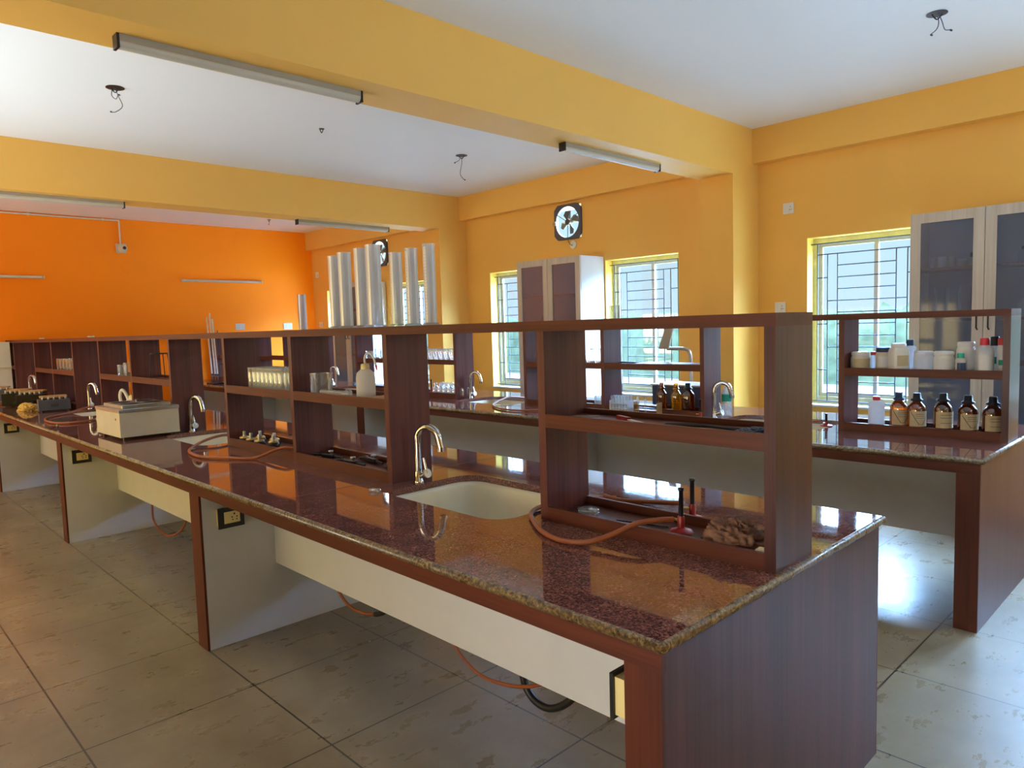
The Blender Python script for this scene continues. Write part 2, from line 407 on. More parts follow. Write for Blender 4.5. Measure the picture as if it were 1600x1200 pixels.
# ------------------------------------------------------------------ benches
def slab(outer, holes, z0, z1, name, mat, parent=None):
    bm = bmesh.new(); es = []
    for lp in [outer]+holes:
        vs = [bm.verts.new((p[0], p[1], z1)) for p in lp]
        es += [bm.edges.new((vs[i], vs[(i+1) % len(vs)])) for i in range(len(vs))]
    bmesh.ops.triangle_fill(bm, use_beauty=True, use_dissolve=False, edges=es)
    r = bmesh.ops.extrude_face_region(bm, geom=bm.faces[:])
    for v in [g for g in r['geom'] if isinstance(g, bmesh.types.BMVert)]: v.co.z = z0
    bmesh.ops.recalc_face_normals(bm, faces=bm.faces)
    me = bpy.data.meshes.new(name); bm.to_mesh(me); bm.free(); me.materials.append(M[mat])
    o = bpy.data.objects.new(name, me); COL.objects.link(o)
    if parent: o.parent = parent
    return o
W1 = 1.422; HW = .90
LEGS = [(-.127, -.02), (-2.92, -2.797), (-5.765, -5.642), (-8.60, -8.48), (-11.12, -11.0)]
UPR = [-.02, -.905, -1.91, -2.845, -3.755, -4.765, -5.695, -6.625, -7.575, -8.49, -9.365, -10.60, -11.09]
BAYS = [(1, 0), (3, 2), (4, 3), (6, 5), (7, 6), (9, 8), (10, 9), (12, 11)]
SINKX = [-1.415, -4.27, -7.11, -10.0]
YS0, YS1, HT = .592, .83, 1.642
def bench(yo, who, rackwho):
    wt = T('worktop', 'polished red-brown granite worktop of the %s, with sink cut-outs' % who, 'worktop', (0, yo, HW-.03))
    sinks = [rrect(x, .72, .385, .265, .11, 0) for x in SINKX]
    o = slab([(0-.012, .012), (0-.012, W1-.012), (XF+.004, W1-.012), (XF+.004, .012)][::-1], [s_[::-1] for s_ in sinks], 0, .03, 'granite_slab', 'granite', wt)
    # bullnose edge
    e = MB(); prof = [(.012, 0), (.006, .002), (.001, .009), (0, .016), (.002, .024), (.006, .0285), (.012, .03)]
    def edge(path):
        # path of (x,y,nx,ny): offset inward
        loops = []
        for (x, y, nx, ny) in path: loops.append([(x+nx*d, y+ny*d, z) for d, z in prof])
        e.loft(loops, False, True, close=False)
    edge([(XF+.004, 0, 0, 1), (0, 0, -1, 1), (0, W1, -1, -1), (XF+.004, W1, 0, -1)])
    ob = e.build('edge_moulding', 'edge', wt); ob['label'] = 'speckled brown edge'
    for jx in (-2.03, -5.9):
        for ja, jb in ((.012, YS0-.002), (YS1+.002, W1-.012)): MB().box(jx-.0015, jx+.0015, ja, jb, .0301, .0306).build('joint', 'blackrub', wt)
    # base
    bs = T('lab_bench', 'dark wood and cream laminate base of the %s' % who, 'bench', (0, yo, 0))
    e2 = .02
    for i, (a, c) in enumerate(LEGS):
        L = MB().box(a+.001, c-.001 if i else c-.012, e2+.012, W1-e2-.012, 0, .815).build('leg', 'white_lam', bs)
        MB().box(a, c, e2, e2+.012, 0, .815).build('edge_strip', 'wood_strip', L)
        MB().box(a, c, W1-e2-.012, W1-e2, 0, .815).build('edge_strip', 'wood_strip', L)
    MB().box(-.032, -.02, e2+.012, W1-e2-.012, 0, .815).build('end_panel', 'wood_end', bs)
    MB().box(XF+.002, -.02, e2, e2+.02, .815, .87).build('apron', 'wood_h', bs)
    MB().box(XF+.002, -.02, W1-e2-.02, W1-e2, .815, .87).build('apron', 'wood_h', bs)
    MB().box(-.04, -.02, e2+.02, W1-e2-.02, .815, .87).build('apron', 'wood_end', bs)
    for i in range(4):
        a = LEGS[i+1][1]+.001; c = LEGS[i][0]-.001
        for y in (.42, 1.0):
            MB().box(a, c, y-.009, y+.009, .372, .868).build('hanging_panel', 'white_lam', bs)
    # rack
    rk = T('reagent_rack', 'long open dark wood shelf rack standing on the %s' % rackwho, 'shelf rack', (0, yo, HW))
    zt = HT-HW
    MB().box(XF+.006, -.02, YS0, YS1, zt-.038, zt).build('top_board', 'wood_h', rk)
    for i, x in enumerate(UPR):
        MB().box(x-.035, x, YS0, YS1, 0, zt-.038).build('upright', 'wood_v' if i else 'wood_end', rk)
    for a, c in BAYS:
        p, q = UPR[a], UPR[c]-.035
        z = 1.25-HW
        sh = MB().box(p, q, YS0, YS0+.014, z, z+.05).box(p, q, YS1-.014, YS1, z, z+.05).box(p, q, YS0+.014, YS1-.014, z+.01, z+.03).build('middle_shelf', 'wood_h', rk)
        tr = MB().box(p, q, YS0, YS0+.014, 0, .052).box(p, q, YS1-.014, YS1, 0, .052).box(p, q, YS0+.014, YS1-.014, .002, .02).build('base_tray', 'wood_h', rk)
    for i, x in enumerate(SINKX):
        s_ = T('sink', ['pale ceramic sink nearest the camera, set in the %s', 'second pale ceramic sink along the %s', 'third pale ceramic sink along the %s, beyond a looped hose', 'farthest pale sink of the %s'][i] % who, 'sink', (x, yo+.72, HW-.03))
        lp = lambda hx, hy, r_, z: rrect(0, 0, hx, hy, r_, z)
        MB().loft([lp(.395, .268, .115, -.001), lp(.395, .268, .115, -.02), lp(.36, .24, .10, -.22), lp(.30, .19, .10, -.235)][::-1], False).build('outer_shell', 'ceramic', s_)
        k = MB().loft([lp(.395, .268, .115, -.001), lp(.383, .263, .11, -.003), lp(.376, .256, .105, -.02), lp(.352, .232, .10, -.16), lp(.325, .205, .09, -.2), lp(.24, .14, .08, -.215)], False); k.add(lp(.24, .14, .08, -.215), [tuple(range(28))]); k.build('basin', 'ceramic', s_)
        MB().lathe([(.04, -.2145), (.04, -.211), (.018, -.21)], (.0, 0, 0), 18).build('drain', 'steel', s_)
bench(0, 'near lab bench', 'near lab bench')
Y2 = 2.785
bench(Y2, 'rear lab bench by the windows', 'rear lab bench by the windows')
YR = Y2

# white back panel behind the last bay of the near rack
# ------------------------------------------------------------------ faucets
def faucet(label, loc):
    t = T('faucet', label, 'faucet', loc, 0)
    MB().lathe([(.024, 0), (.024, .006), (.0195, .012), (.019, .05), (.017, .055)], n=18).build('base', 'chrome', t)
    pts = [(0, 0, .05), (0, 0, .12), (0, 0, .185)]
    rr = .058
    for k in range(1, 10):
        a = R(180-k*19); pts.append((rr+rr*math.cos(a), 0, .205+rr*math.sin(a)*1.05))
    pts.append((pts[-1][0]+.012, 0, pts[-1][2]-.05))
    MB().tube(pts, .0165, 14).build('spout', 'chrome', t)
    q = pts[-1]
    MB().lathe([(.0175, -.012), (.018, .008)], q, 14).build('aerator', 'chrome', t)
    MB().tube([(.004, 0, .025), (.05, -.012, .045)], .013, 12).build('valve_body', 'chrome', t)
    d = Vector((.85, -.3, .32)).normalized(); p = Vector((.05, -.012, .045))
    k = MB().tube([p, p+d*.012], .022, 18).build('knob', 'steel', t)
    MB().tube([p+d*.006, p+Vector((-.012, 0, .075))], [.008, .005], 8).build('lever', 'chrome', t)
    return t
f0 = faucet('chrome tap at the nearest sink of the near bench', (-1.846, .70, HW))
f0.rotation_euler.z = R(22)
FL = [('chrome gooseneck tap right of the white water bath on the near bench', (-4.725, .705, HW)), ('chrome gooseneck tap beyond the white water bath on the near bench', (-7.53, .70, HW)),
      ('farthest chrome tap on the near bench, behind the dark instruments', (-10.4, .705, HW)),
      ('chrome tap at the nearest rear-bench sink, before a water bottle', (-1.868, YR+.66, HW)),
      ('chrome gooseneck tap on the rear bench beside the pile of glass bottles', (-4.725, YR+.74, HW)), ('chrome tap at the third sink of the rear bench, beside blue cloth', (-7.53, YR+.74, HW)),
      ]
for l, p in FL: copy_tree(f0, p, l)

# ------------------------------------------------------------------ bench sockets
def socket(name, label, loc, rz):
    t = T(name, label, 'socket', loc, rz)
    MB().box(0, .035, -.06, .06, -.045, .045).build('back_box', 'cream', t)
    pl = MB().box(.035, .043, -.068, .068, -.054, .054).build('cover_plate', 'black', t); pl['label'] = 'dark brown cover plate'
    MB().box(.043, .046, -.038, .044, -.03, .03).build('socket_insert', 'cream', pl)
    h = MB()
    for y, z, r in ((.015, .016, .005), (.002, .0, .004), (.028, .0, .004), (.005, -.014, .0035), (.026, -.014, .0035)):
        h.lathe([(r, .046), (r, .0465)], (0, y, z), 10, 'x')
    h.build('pin_holes', 'black', pl)
    return t
s0 = socket('power_socket', 'bench socket on the second leg from the near end of the near bench', (-2.797, .165, .685), 0)
copy_tree(s0, (-5.642, .155, .692), 'bench socket on the third leg from the near end of the near bench')
copy_tree(s0, (-8.48, .155, .69), 'bench socket on the farthest visible leg of the near bench')
copy_tree(s0, (-.128, .105, .70), 'bench socket on the inside of the near end of the near bench', 180, scale=(1.35, 1, 1.1))

# ------------------------------------------------------------------ hoses
def hose(label, pts, r=.009, mat='rubber', name='rubber_hose', kind='hose'):
    o = MB().tube(pts, r, 10, 8).build(name, mat); return tag(o, label, kind)
z = HW+.0105
hose('brown rubber hose looping out in front of the nearest rack to the red burner', [(-.43, .70, .965), (-.465, .64, .968), (-.50, .575, .962), (-.535, .50, .938), (-.59, .44, z+.006), (-.68, .415, z), (-.79, .445, z), (-.90, .515, z), (-1.0, .60, z), (-1.04, .70, z), (-1.02, .82, z), (-.98, .92, z), (-.90, 1.0, z)])
hose('brown rubber hose running behind the nearest rack to the second burner', [(-.93, .955, z+.012), (-.86, .98, z), (-.76, 1.02, z), (-.66, 1.02, z+.012), (-.585, .99, z+.03), (-.56, .945, z+.04), (-.535, .925, z+.034)])
hose('brown rubber hose looped over the second sink of the near bench', [(-4.05, .80, z), (-4.0, .66, z+.03), (-3.93, .50, z+.02), (-3.80, .36, z), (-3.62, .29, z), (-3.40, .28, z), (-3.22, .37, z), (-3.10, .46, z), (-3.02, .56, z+.045), (-2.98, .60, z+.055), (-2.95, .66, z+.04), (-2.94, .75, z+.016)])
hose('brown rubber hose looped on the near bench left of the white water bath', [(-7.42, .86, z), (-7.25, .62, z+.03), (-7.12, .40, z), (-6.9, .2, z), (-6.60, .12, z), (-6.30, .13, z), (-6.18, .22, z), (-6.22, .38, z), (-6.35, .5, z), (-6.5, .58, z)])
hose('brown rubber hose coiled around the tap area of the rear bench', [(-4.15, YR+.95, z), (-4.12, YR+.70, z+.03), (-4.02, YR+.42, z), (-3.82, YR+.24, z), (-3.60, YR+.16, z), (-3.42, YR+.17, z), (-3.30, YR+.27, z), (-3.2, YR+.40, z), (-3.12, YR+.52, z)])
hose('brown rubber hose feeding the burner on the end of the rear bench', [(-1.35, YR+1.0, z), (-1.30, YR+.84, z), (-1.24, YR+.76, z), (-1.15, YR+.72, z+.012), (-1.10, YR+.70, z+.018)])
hose('brown rubber hose lying on the far part of the near bench before the stacked instruments', [(-9.30, .54, z), (-9.38, .42, z), (-9.40, .28, z), (-9.28, .14, z), (-9.12, .12, z), (-9.06, .2, z), (-9.05, .36, z)])
hose('brown hose hanging below the near bench at the far leg gap', [(-5.42, .6, .50), (-5.43, .6, .24), (-5.40, .6, .09), (-5.10, .6, .035), (-4.75, .6, .16), (-4.62, .6, .34), (-4.6, .6, .5)], .008)
hc = hose('brown hose with a black coupling hanging below the middle of the near bench', [(-2.54, .6, .5), (-2.50, .6, .28), (-2.37, .6, .185), (-2.18, .6, .19), (-2.02, .6, .26), (-1.95, .6, .42), (-1.94, .6, .5)], .008)

MB().tube([(-2.12, .6, .205), (-2.05, .6, .232), (-1.99, .6, .285)], .0135, 10, 3).build('coupling', 'blackrub', hc)
hose('thin brown hose hanging below the near bench, right of the black hose loop', [(-1.56, .6, .5), (-1.53, .6, .28), (-1.37, .6, .165), (-1.17, .6, .17), (-.97, .6, .24), (-.85, .6, .36), (-.82, .6, .5)], .0075)
hose('thick black waste hose hanging in a loop below the near bench', [(-1.12, .64, .5), (-1.12, .64, .26), (-1.08, .64, .15), (-.98, .64, .125), (-.87, .64, .19), (-.80, .64, .30), (-.78, .64, .5)], .015, 'blackrub', 'waste_hose', 'hose')

# ------------------------------------------------------------------ small lab things
def burner(label, loc, rz=0):
    t = T('bunsen_burner', label, 'burner', loc, rz)
    MB().lathe([(.038, 0), (.040, .006), (.036, .014), (.016, .02), (.012, .024)], n=22).build('base', 'redmetal', t)
    MB().lathe([(.012, .022), (.0125, .055), (.010, .062)], n=16).build('collar', 'redmetal', t)
    MB().lathe([(.0085, .06), (.0078, .145), (.0105, .147), (.0105, .156), (.007, .157)], n=16).build('barrel', 'darkmetal', t)
    MB().tube([(.0, 0, .045), (-.035, .005, .045)], .005, 8).build('inlet', 'brass', t)
    return t
bz = burner('red-based bunsen burner standing in the nearest tray of the near rack', (-.40, .70, .9205))
copy_tree(bz, (-.50, .93, HW), 'red bunsen burner standing behind the nearest rack of the near bench', 20)
copy_tree(bz, (-1.93+.04, YR+.50, HW), 'slim bunsen burner on the rear bench beside the tap and water bottle', 0)
copy_tree(bz, (-5.33, YR+.70, .9205), 'small burner beside the piled glass bottles of the rear rack')
copy_tree(bz, (-1.06, YR+.70, HW+.0), 'dark bunsen burner near the end of the rear bench, left of the bottle rack', 90, scale=(1, 1, .55))

# petri dishes
t = T('petri_dish', 'stack of clear glass petri dishes in the nearest tray of the near rack', 'dish', (-.79, .69, .9205))
for k in range(2):
    MB().lathe([(.036, k*.013), (.038, .001+k*.013), (.038, .011+k*.013), (.036, .011+k*.013), (.035, .003+k*.013)], n=24).build('dish', 'glass', t)
    MB().lathe([(.04, .008+k*.013), (.04, .0125+k*.013), (.0, .0128+k*.013)], n=24, cap=False).build('lid', 'glass', t)
tag(MB().tube([(-.66, .69, .9245), (-.47, .73, .9245)], .003, 6).build('metal_rod', 'darkmetal'), 'thin dark rod lying in the nearest tray of the near rack', 'rod')
# crumpled cloth
def crumple(name, mat, label, cat, loc, sx, sy, sz, seed, nu=72, nv=36, fold=.34):
    from mathutils import noise as NZ
    v = []; f = []
    for i in range(nv+1):
        for j in range(nu):
            a = 2*math.pi*j/nu; ph = math.pi*.5*i/nv
            d = Vector((math.cos(a)*math.sin(ph+.001), math.sin(a)*math.sin(ph+.001), math.cos(ph)))
            q = d*2.3+Vector((seed, seed*2, 0))
            k = 1+fold*.7*NZ.noise(q*.8)+fold*.75*(.35-abs(NZ.noise(q*2.2+Vector((NZ.noise(q)*1.5, 0, NZ.noise(q*.7)))))*2)+fold*.4*(.3-abs(NZ.noise(q*5)))
            zz = max(0, d.z*sz*k)
            v.append((d.x*sx*k, d.y*sy*min(k, 1.08), zz))
    for i in range(nv):
        for j in range(nu):
            f.append((i*nu+j, (i+1)*nu+j, (i+1)*nu+(j+1) % nu, i*nu+(j+1) % nu))
    f.append(tuple(nv*nu+j for j in range(nu))[::-1])
    return tag(MB().add(v, f, True).build(name, mat, loc=loc), label, cat)
crumple('cleaning_cloth', 'cloth', 'crumpled brown cleaning cloth in the nearest tray of the near rack', 'cloth', (-.205, .705, .9205), .105, .088, .075, 3.1)
crumple('cotton_wool', 'cotton', 'small ball of white cotton wool beside the brown cloth', 'cotton', (-.085, .635, .9205), .026, .02, .034, 9, fold=.15)
# middle shelf of nearest bay
SH = 1.2805
t = T('knife', 'white-bladed knife with a red handle on the middle shelf of the nearest rack', 'knife', (-.62, .71, SH+.0), -25)
MB().bbox(-.07, .01, -.009, .009, .002, .016, .003).build('handle', 'redmetal', t)
MB().add([(.01, -.007, .006), (.13, -.010, .006), (.155, .004, .006), (.01, .009, .006), (.01, -.007, .009), (.13, -.010, .009), (.155, .004, .009), (.01, .009, .009)], [(0, 3, 2, 1), (4, 5, 6, 7), (0, 1, 5, 4), (1, 2, 6, 5), (2, 3, 7, 6), (3, 0, 4, 7)]).build('blade', 'white', t)
tag(MB().tube([(-.88, .66, SH+.005), (-.77, .74, SH+.005)], .004, 8).build('glass_rod', 'glass'), 'short glass rod at the left end of the nearest middle shelf', 'rod')
t = T('tongs', 'long dark metal tongs lying on the nearest middle shelf', 'tongs', (-.30, .69, SH), 6)
MB().tube([(-.15, -.01, .006), (-.02, .0, .010), (.12, .02, .006)], .004, 8, 4).build('arm', 'darkmetal', t)
MB().tube([(-.15, .02, .006), (-.02, .004, .012), (.12, -.012, .006)], .004, 8, 4).build('arm', 'darkmetal', t)
crumple('rag', 'blue', 'dark blue-grey rag at the right end of the nearest middle shelf', 'rag', (-.135, .70, SH), .06, .07, .018, 5)

# measuring cylinders on top of near rack
def cylinder(label, loc, h, r, tilt=0):
    t = T('measuring_cylinder', label, 'measuring cylinder', loc, tilt, 'measuring cylinders on the near rack')
    n = 24; lp = []
    MB().lathe([(r, .012), (r*1.0, h-.012), (r*1.05, h)], n=n, cap=False).lathe([(r*.94, .014), (r*.94, h-.002)], n=n, cap=False).build('tube', 'frost', t)
    MB().lathe([(r*1.45, 0), (r*1.5, .005), (r*1.1, .012)], n=n).build('foot', 'frost', t)
    MB().add([(r*.95, -.012, h-.014), (r*.95, .012, h-.014), (r*1.28, 0, h+.003)], [(0, 1, 2), (2, 1, 0)]).build('spout', 'frost', t)
    g = MB()
    for k in range(20):
        zz = .05+(h-.10)*k/19; aw = 26 if k % 5 == 0 else 15
        l0 = [(r*1.006*math.cos(R(-aw+2*aw*i/5)), r*1.006*math.sin(R(-aw+2*aw*i/5)), zz) for i in range(6)]
        g.loft([l0, [(p[0], p[1], zz+.0012) for p in l0]], False, True, close=False)
    g.build('graduations', 'batten', t)
    return t
CY = [(-2.535, .385, .0335, 'leftmost of the tall frosted measuring cylinders on top of the near rack'), (-2.435, .395, .0335, 'second frosted measuring cylinder from the left on top of the near rack'),
      (-2.275, .40, .036, 'third frosted measuring cylinder from the left, slightly wider, on the near rack'), (-2.165, .408, .037, 'tallest frosted measuring cylinder, in front of the far exhaust fan'),
      (-1.975, .352, .029, 'slim frosted measuring cylinder right of the tallest one'), (-1.85, .36, .0285, 'slim frosted measuring cylinder standing alone, second from the right'),
      (-1.715, .366, .0275, 'rightmost frosted measuring cylinder on top of the near rack')]
for i, (x, h, r, l) in enumerate(CY): cylinder(l, (x, .71, HT), h, r, 200+i*13)
c = cylinder('lone frosted measuring cylinder on top of the rear rack, before the orange wall', (-8.12, YR+.70, HT), .50, .055, 30)
del c['group']
for x, l in ((-9.35, 'tiny white object on top of the near rack, farther one'), (-7.2, 'small flat white object on top of the near rack, nearer one')):
    tag(MB().bbox(x-.05, x+.05, .66, .70, HT, HT+.014, .004).build('white_clip', 'white'), l, 'clip')

# unit 2 middle shelf
def vial(loc):
    t = T('glass_bottle', 'clear straight-sided glass bottle in the packed block on the near middle shelf', 'bottle', loc, 0, 'packed glass bottles on the middle shelf')
    MB().lathe([(.024, .0), (.026, .004), (.026, .128), (.024, .134)], n=16, cap=False).lathe([(.025, .001), (.0, .001)], n=16, cap=False).build('body', 'glass', t)
    MB().lathe([(.0275, .130), (.0275, .138), (.022, .1385)], n=16, cap=False).build('rim', 'glass', t)
    return t
v0 = None
for i in range(8):
    for j in range(3):
        p = (-3.475+i*.0565, .645+j*.058, SH)
        if v0 is None: v0 = vial(p)
        else: copy_tree(v0, p)
def beaker(label, loc, r, h, group=None, fill=None):
    t = T('glass_beaker', label, 'beaker', loc, 0, group)
    MB().lathe([(r*.92, .0), (r, .006), (r, h-.006), (r*1.05, h)], n=24, cap=False).lathe([(r*.93, .002), (.0, .002)], n=24, cap=False).build('wall', 'glass', t)
    MB().lathe([(r*1.03, h-.004), (r*1.07, h), (r*1.03, h+.001)], n=24, cap=False).build('rim', 'glass', t)
    return t
beaker('large clear glass beaker on the near middle shelf, left of the wash bottle', (-2.735, .71, SH), .062, .115)
t = T('glass_tube', 'clear glass tube with a bulb end lying on the near middle shelf', 'glass tube', (-2.52, .66, SH), 4)
MB().lathe([(.017, -.11), (.017, .11)], (0, 0, .018), 14, 'x').build('tube', 'glass', t); MB().lathe([(.008, .10), (.021, .115), (.021, .14), (.008, .15)], (0, 0, .0215), 14, 'x').build('bulb', 'glass', t)
t = T('glass_stopper', 'round glass stopper beside the wash bottle on the near middle shelf', 'stopper', (-2.36, .655, SH), 30)
MB().lathe([(.004, 0), (.016, .006), (.02, .02), (.016, .034), (.004, .04)], n=16).build('knob', 'glass', t); MB().lathe([(.009, -.04), (.012, 0)], (0, 0, .02), 12, 'x').build('plug', 'glass', t)
# wash bottle
t = T('wash_bottle', 'translucent plastic wash bottle with a tan cap and bent spout on the near middle shelf', 'bottle', (-2.275, .705, SH), 38)
MB().lathe([(.045, 0), (.049, .004), (.049, .105), (.044, .13), (.026, .146), (.020, .150)], n=26).build('body', 'hdpe', t)
MB().lathe([(.022, .146), (.023, .150), (.021, .175), (.012, .178)], n=20).build('cap', 'cream', t)
MB().tube([(0, 0, .176), (.0, 0, .205), (.012, 0, .228), (.032, 0, .228), (.048, 0, .205), (.058, 0, .165)], .0055, 10, 5).build('spout', 'white', t)
tp = MB().tube([(.058, 0, .167), (.063, 0, .142)], [.0065, .003], 10).build('tip', 'red', t); tp['label'] = 'red spout tip'
tag(MB().bbox(-2.21, -1.965, .63, .80, SH, SH+.012, .004).build('wooden_board', 'tan'), 'small tan board lying right of the wash bottle', 'board')
# base tray unit 2
def capob(loc, i, rz):
    L = ['leftmost', 'second', 'third', 'fourth', 'fifth', 'rightmost'][i]
    t = T('burner_head', 'small round metal burner head in the near base tray, %s of six' % L, 'burner head', loc, rz, 'metal burner heads in the base tray')
    MB().lathe([(.036, 0), (.038, .006), (.036, .022), (.026, .03)], n=20).build('body', 'darkmetal', t)
    MB().lathe([(.03, .028), (.033, .034), (.024, .042)], n=20).build('disc', 'brass', t)
    MB().lathe([(.011, .04), (.009, .062), (.011, .072), (.006, .075)], n=12).build('knob', 'steel', t)
for i, (x, y) in enumerate([(-3.68, .66), (-3.60, .73), (-3.56, .65), (-3.42, .74), (-3.45, .655), (-3.33, .69)]): capob((x, y, .9205), i, i*31)
def clamp(label, loc, rz, s=1):
    t = T('boss_clamp', label, 'clamp', loc, rz)
    MB().bbox(-.05*s, .05*s, -.012, .012, .004, .026, .005).build('body', 'black', t)
    MB().tube([(-.05*s, 0, .018), (-.09*s, .015, .02), (-.12*s, .0, .012)], .007, 8, 3).build('jaw', 'darkmetal', t)
    MB().tube([(-.05*s, 0, .018), (-.09*s, -.02, .02), (-.12*s, -.01, .012)], .007, 8, 3).build('jaw', 'darkmetal', t)
    MB().lathe([(.006, .026), (.006, .036), (.014, .038), (.014, .046), (.006, .048)], (.02*s, 0, 0), 12).build('screw', 'steel', t)
    MB().tube([(.05*s, 0, .015), (.12*s, 0, .012)], .0065, 8).build('rod', 'darkmetal', t)
clamp('black clamp at the left of the dark pile in the near base tray', (-2.68, .70, .9205), 12)
clamp('black clamp lying across the middle of the dark pile in the near base tray', (-2.40, .67, .9205), 5)
clamp('black clamp at the back of the dark pile in the near base tray', (-2.36, .775, .9205), -6)
clamp('black clamp at the right end of the near base tray by the upright', (-2.06, .69, .9205), 165, .8)
# glass stopper by the sink
t = T('glass_stopper', 'small clear glass piece beside the left corner of the nearest sink', 'stopper', (-1.84, .44, HW), 40)
MB().lathe([(.006, -.018), (.009, 0), (.006, .018)], (0, 0, .009), 10, 'x').build('plug', 'glass', t); MB().lathe([(.011, 0), (.012, .01), (.006, .016)], (.026, 0, 0), 10).build('knob', 'glass', t)

# ------------------------------------------------------------------ water bath
t = T('water_bath', 'white box water bath with a dark scratched metal lid on the near bench', 'water bath', (-4.90, .38, HW), 1)
# local: x = depth, y = width
MB().bbox(-.27, .27, -.203, .203, .022, .205, .004).build('body', 'bath', t)
MB().bbox(-.274, .274, -.207, .207, .198, .222, .004).build('rim', 'steel', t)
lid = MB().bbox(-.21, .22, -.165, .165, .222, .246, .004).build('lid', 'steel', t)
rg = MB()
for x in (-.09, .10):
    for y in (-.08, .08): rg.lathe([(.055, .2462), (.064, .248), (.055, .25), (.0, .25)], (x, y, 0), 22, cap=False)
rg.build('ring_cover', 'darkmetal', lid)
MB().lathe([(.011, .248), (.006, .256), (.012, .268)], (.0, .0, 0), 12).build('lid_knob', 'steel', lid)
for x in (-.23, .23):
    for y in (-.165, .165): MB().lathe([(.014, 0), (.012, .022)], (x, y, 0), 12).build('foot', 'blackrub', t)
mk = MB(); mk.lathe([(.008, -.2032), (.008, -.206)], (.19, 0, .15), 12, 'y'); mk.build('indicator', 'redmetal', t)
# jug
t = T('plastic_jug', 'small white plastic jug with a looped handle behind the water bath', 'jug', (-6.06, .70, .9205), 200)
t.scale = (1.25, 1.25, 1.25)
MB().lathe([(.066, 0), (.072, .01), (.068, .09), (.045, .125), (.02, .135)], n=22).build('body', 'white', t)
cp = MB().lathe([(.03, .13), (.03, .15), (.022, .156)], n=18).build('cap', 'cream', t)
MB().tube([(.05, 0, .11), (.085, 0, .17), (.12, 0, .19), (.145, 0, .15), (.13, 0, .09), (.068, 0, .05)], .011, 8, 5).build('handle', 'white', t)
MB().tube([(-.055, 0, .08), (-.12, 0, .11), (-.13, 0, .16)], [.02, .012], 8, 3).build('spout', 'white', t)
# tripods
def tripod(label, loc, s=1.0, h=.21):
    t = T('tripod_stand', label, 'tripod', loc, 10)
    n = 24; ring = [(.075*s*math.cos(2*math.pi*k/n), .075*s*math.sin(2*math.pi*k/n), h) for k in range(n+1)]
    MB().tube(ring, .005, 6, cap=False).build('ring', 'darkmetal', t)
    for k in range(3):
        a = 2*math.pi*k/3+.3
        MB().tube([(.075*s*math.cos(a), .075*s*math.sin(a), h), (.098*s*math.cos(a), .098*s*math.sin(a), .004)], .004, 6).build('leg', 'darkmetal', t)
tripod('black iron tripod stand on the middle shelf of the third rack section', (-5.32, .71, SH), .95)
tripod('low black iron tripod stand in the base tray behind the water bath', (-5.26, .71, .9205), 1, .15)
beaker('small clear beaker on the middle shelf beyond the water bath, left one', (-6.33, .70, SH), .04, .10)
beaker('small clear beaker on the middle shelf beyond the water bath, right one', (-6.20, .71, SH), .036, .12)
g0 = None
for i in range(6):
    for j in range(2):
        p = (-8.40+i*.145, .665+j*.105, SH)
        if g0 is None: g0 = beaker('clear glass jar in the block on the farthest near-rack shelf', p, .05, .135, 'glass jars on the farthest shelf')
        else: copy_tree(g0, p)
# instruments
def meter(name, label, loc, rz, case, w=.26, d=.20, h=.115):
    t = T(name, label, 'instrument', loc, rz)
    MB().bbox(-d/2, d/2, -w/2, w/2, .012, h, .006).build('case', case, t)
    MB().bbox(-d/2+.01, d/2-.05, -w/2+.02, w/2-.02, h+.016, h+.034, .004).build('top_tray', 'tan', t)
    for x in (-d/2+.03, d/2-.07):
        for y in (-w/2+.05, w/2-.05): MB().lathe([(.01, h), (.01, h+.016)], (x, y, 0), 8).build('post', 'darkmetal', t)
    for k in range(5):
        MB().lathe([(.009, h), (.012, h+.012), (.010, h+.026), (.004, h+.028)], (d/2-.022, -w/2+.04+k*(w-.08)/4, 0), 12).build('knob', 'steel', t)
    g = MB()
    for k in range(5): g.box(d/2+.0002, d/2+.002, -.03+k*.013, -.023+k*.013, .045, .075)
    g.build('vent', 'black', t)
    for x in (-d/2+.025, d/2-.025):
        for y in (-w/2+.03, w/2-.03): MB().lathe([(.009, 0), (.009, .012)], (x, y, 0), 8).build('foot', 'blackrub', t)
    return t
meter('colorimeter', 'dark grey instrument with silver knobs, nearest of the instruments on the near bench', (-7.72, .42, HW), -8, 'greycase', .28, .24, .12)
meter('colorimeter', 'glossy black instrument with silver knobs behind the yellow cover', (-8.36, .36, HW), -22, 'blackcase', .26, .30, .15)
meter('colorimeter', 'glossy black instrument beside its twin, farther from the camera', (-8.78, .30, HW), -22, 'blackcase', .26, .30, .15)
meter('colorimeter', 'dark grey instrument at the far left end of the near bench', (-9.62, .225, HW), -14, 'greycase', .30, .24, .15)
crumple('dust_cover', 'yellowc', 'crumpled yellow plastic cover between the dark instruments', 'cover', (-8.01, .25, HW), .13, .10, .075, 11)
def bit(label, x, y, h=.035):
    t = T('metal_stopper', label, 'stopper', (x, y, HW), 0)
    MB().lathe([(.012, 0), (.012, h*.5), (.006, h*.55)], n=12).build('base', 'darkmetal', t); MB().lathe([(.006, h*.5), (.010, h*.8), (.009, h*1.1)], n=12).build('cap', 'steel', t)
bit('small silver stopper on the near bench left of the water bath', -5.95, .37, .05)
bit('tiny silver stopper near the front edge of the near bench', -5.92, .07, .03)
bit('tiny dark stopper close to the left side of the water bath', -5.36, .24, .03)
# white panel in last bay of near rack
t = T('shelf_cupboard', 'white cupboard standing at the far left end of the near bench', 'cupboard', (-10.94, .30, HW))
MB().box(-.17, .17, -.28, .28, 0, .365).box(-.17, .17, -.28, .28, .385, .72).build('body', 'white', t)
MB().box(-.17, .185, -.285, .285, .3655, .3845).build('shelf', 'offwhite', t)

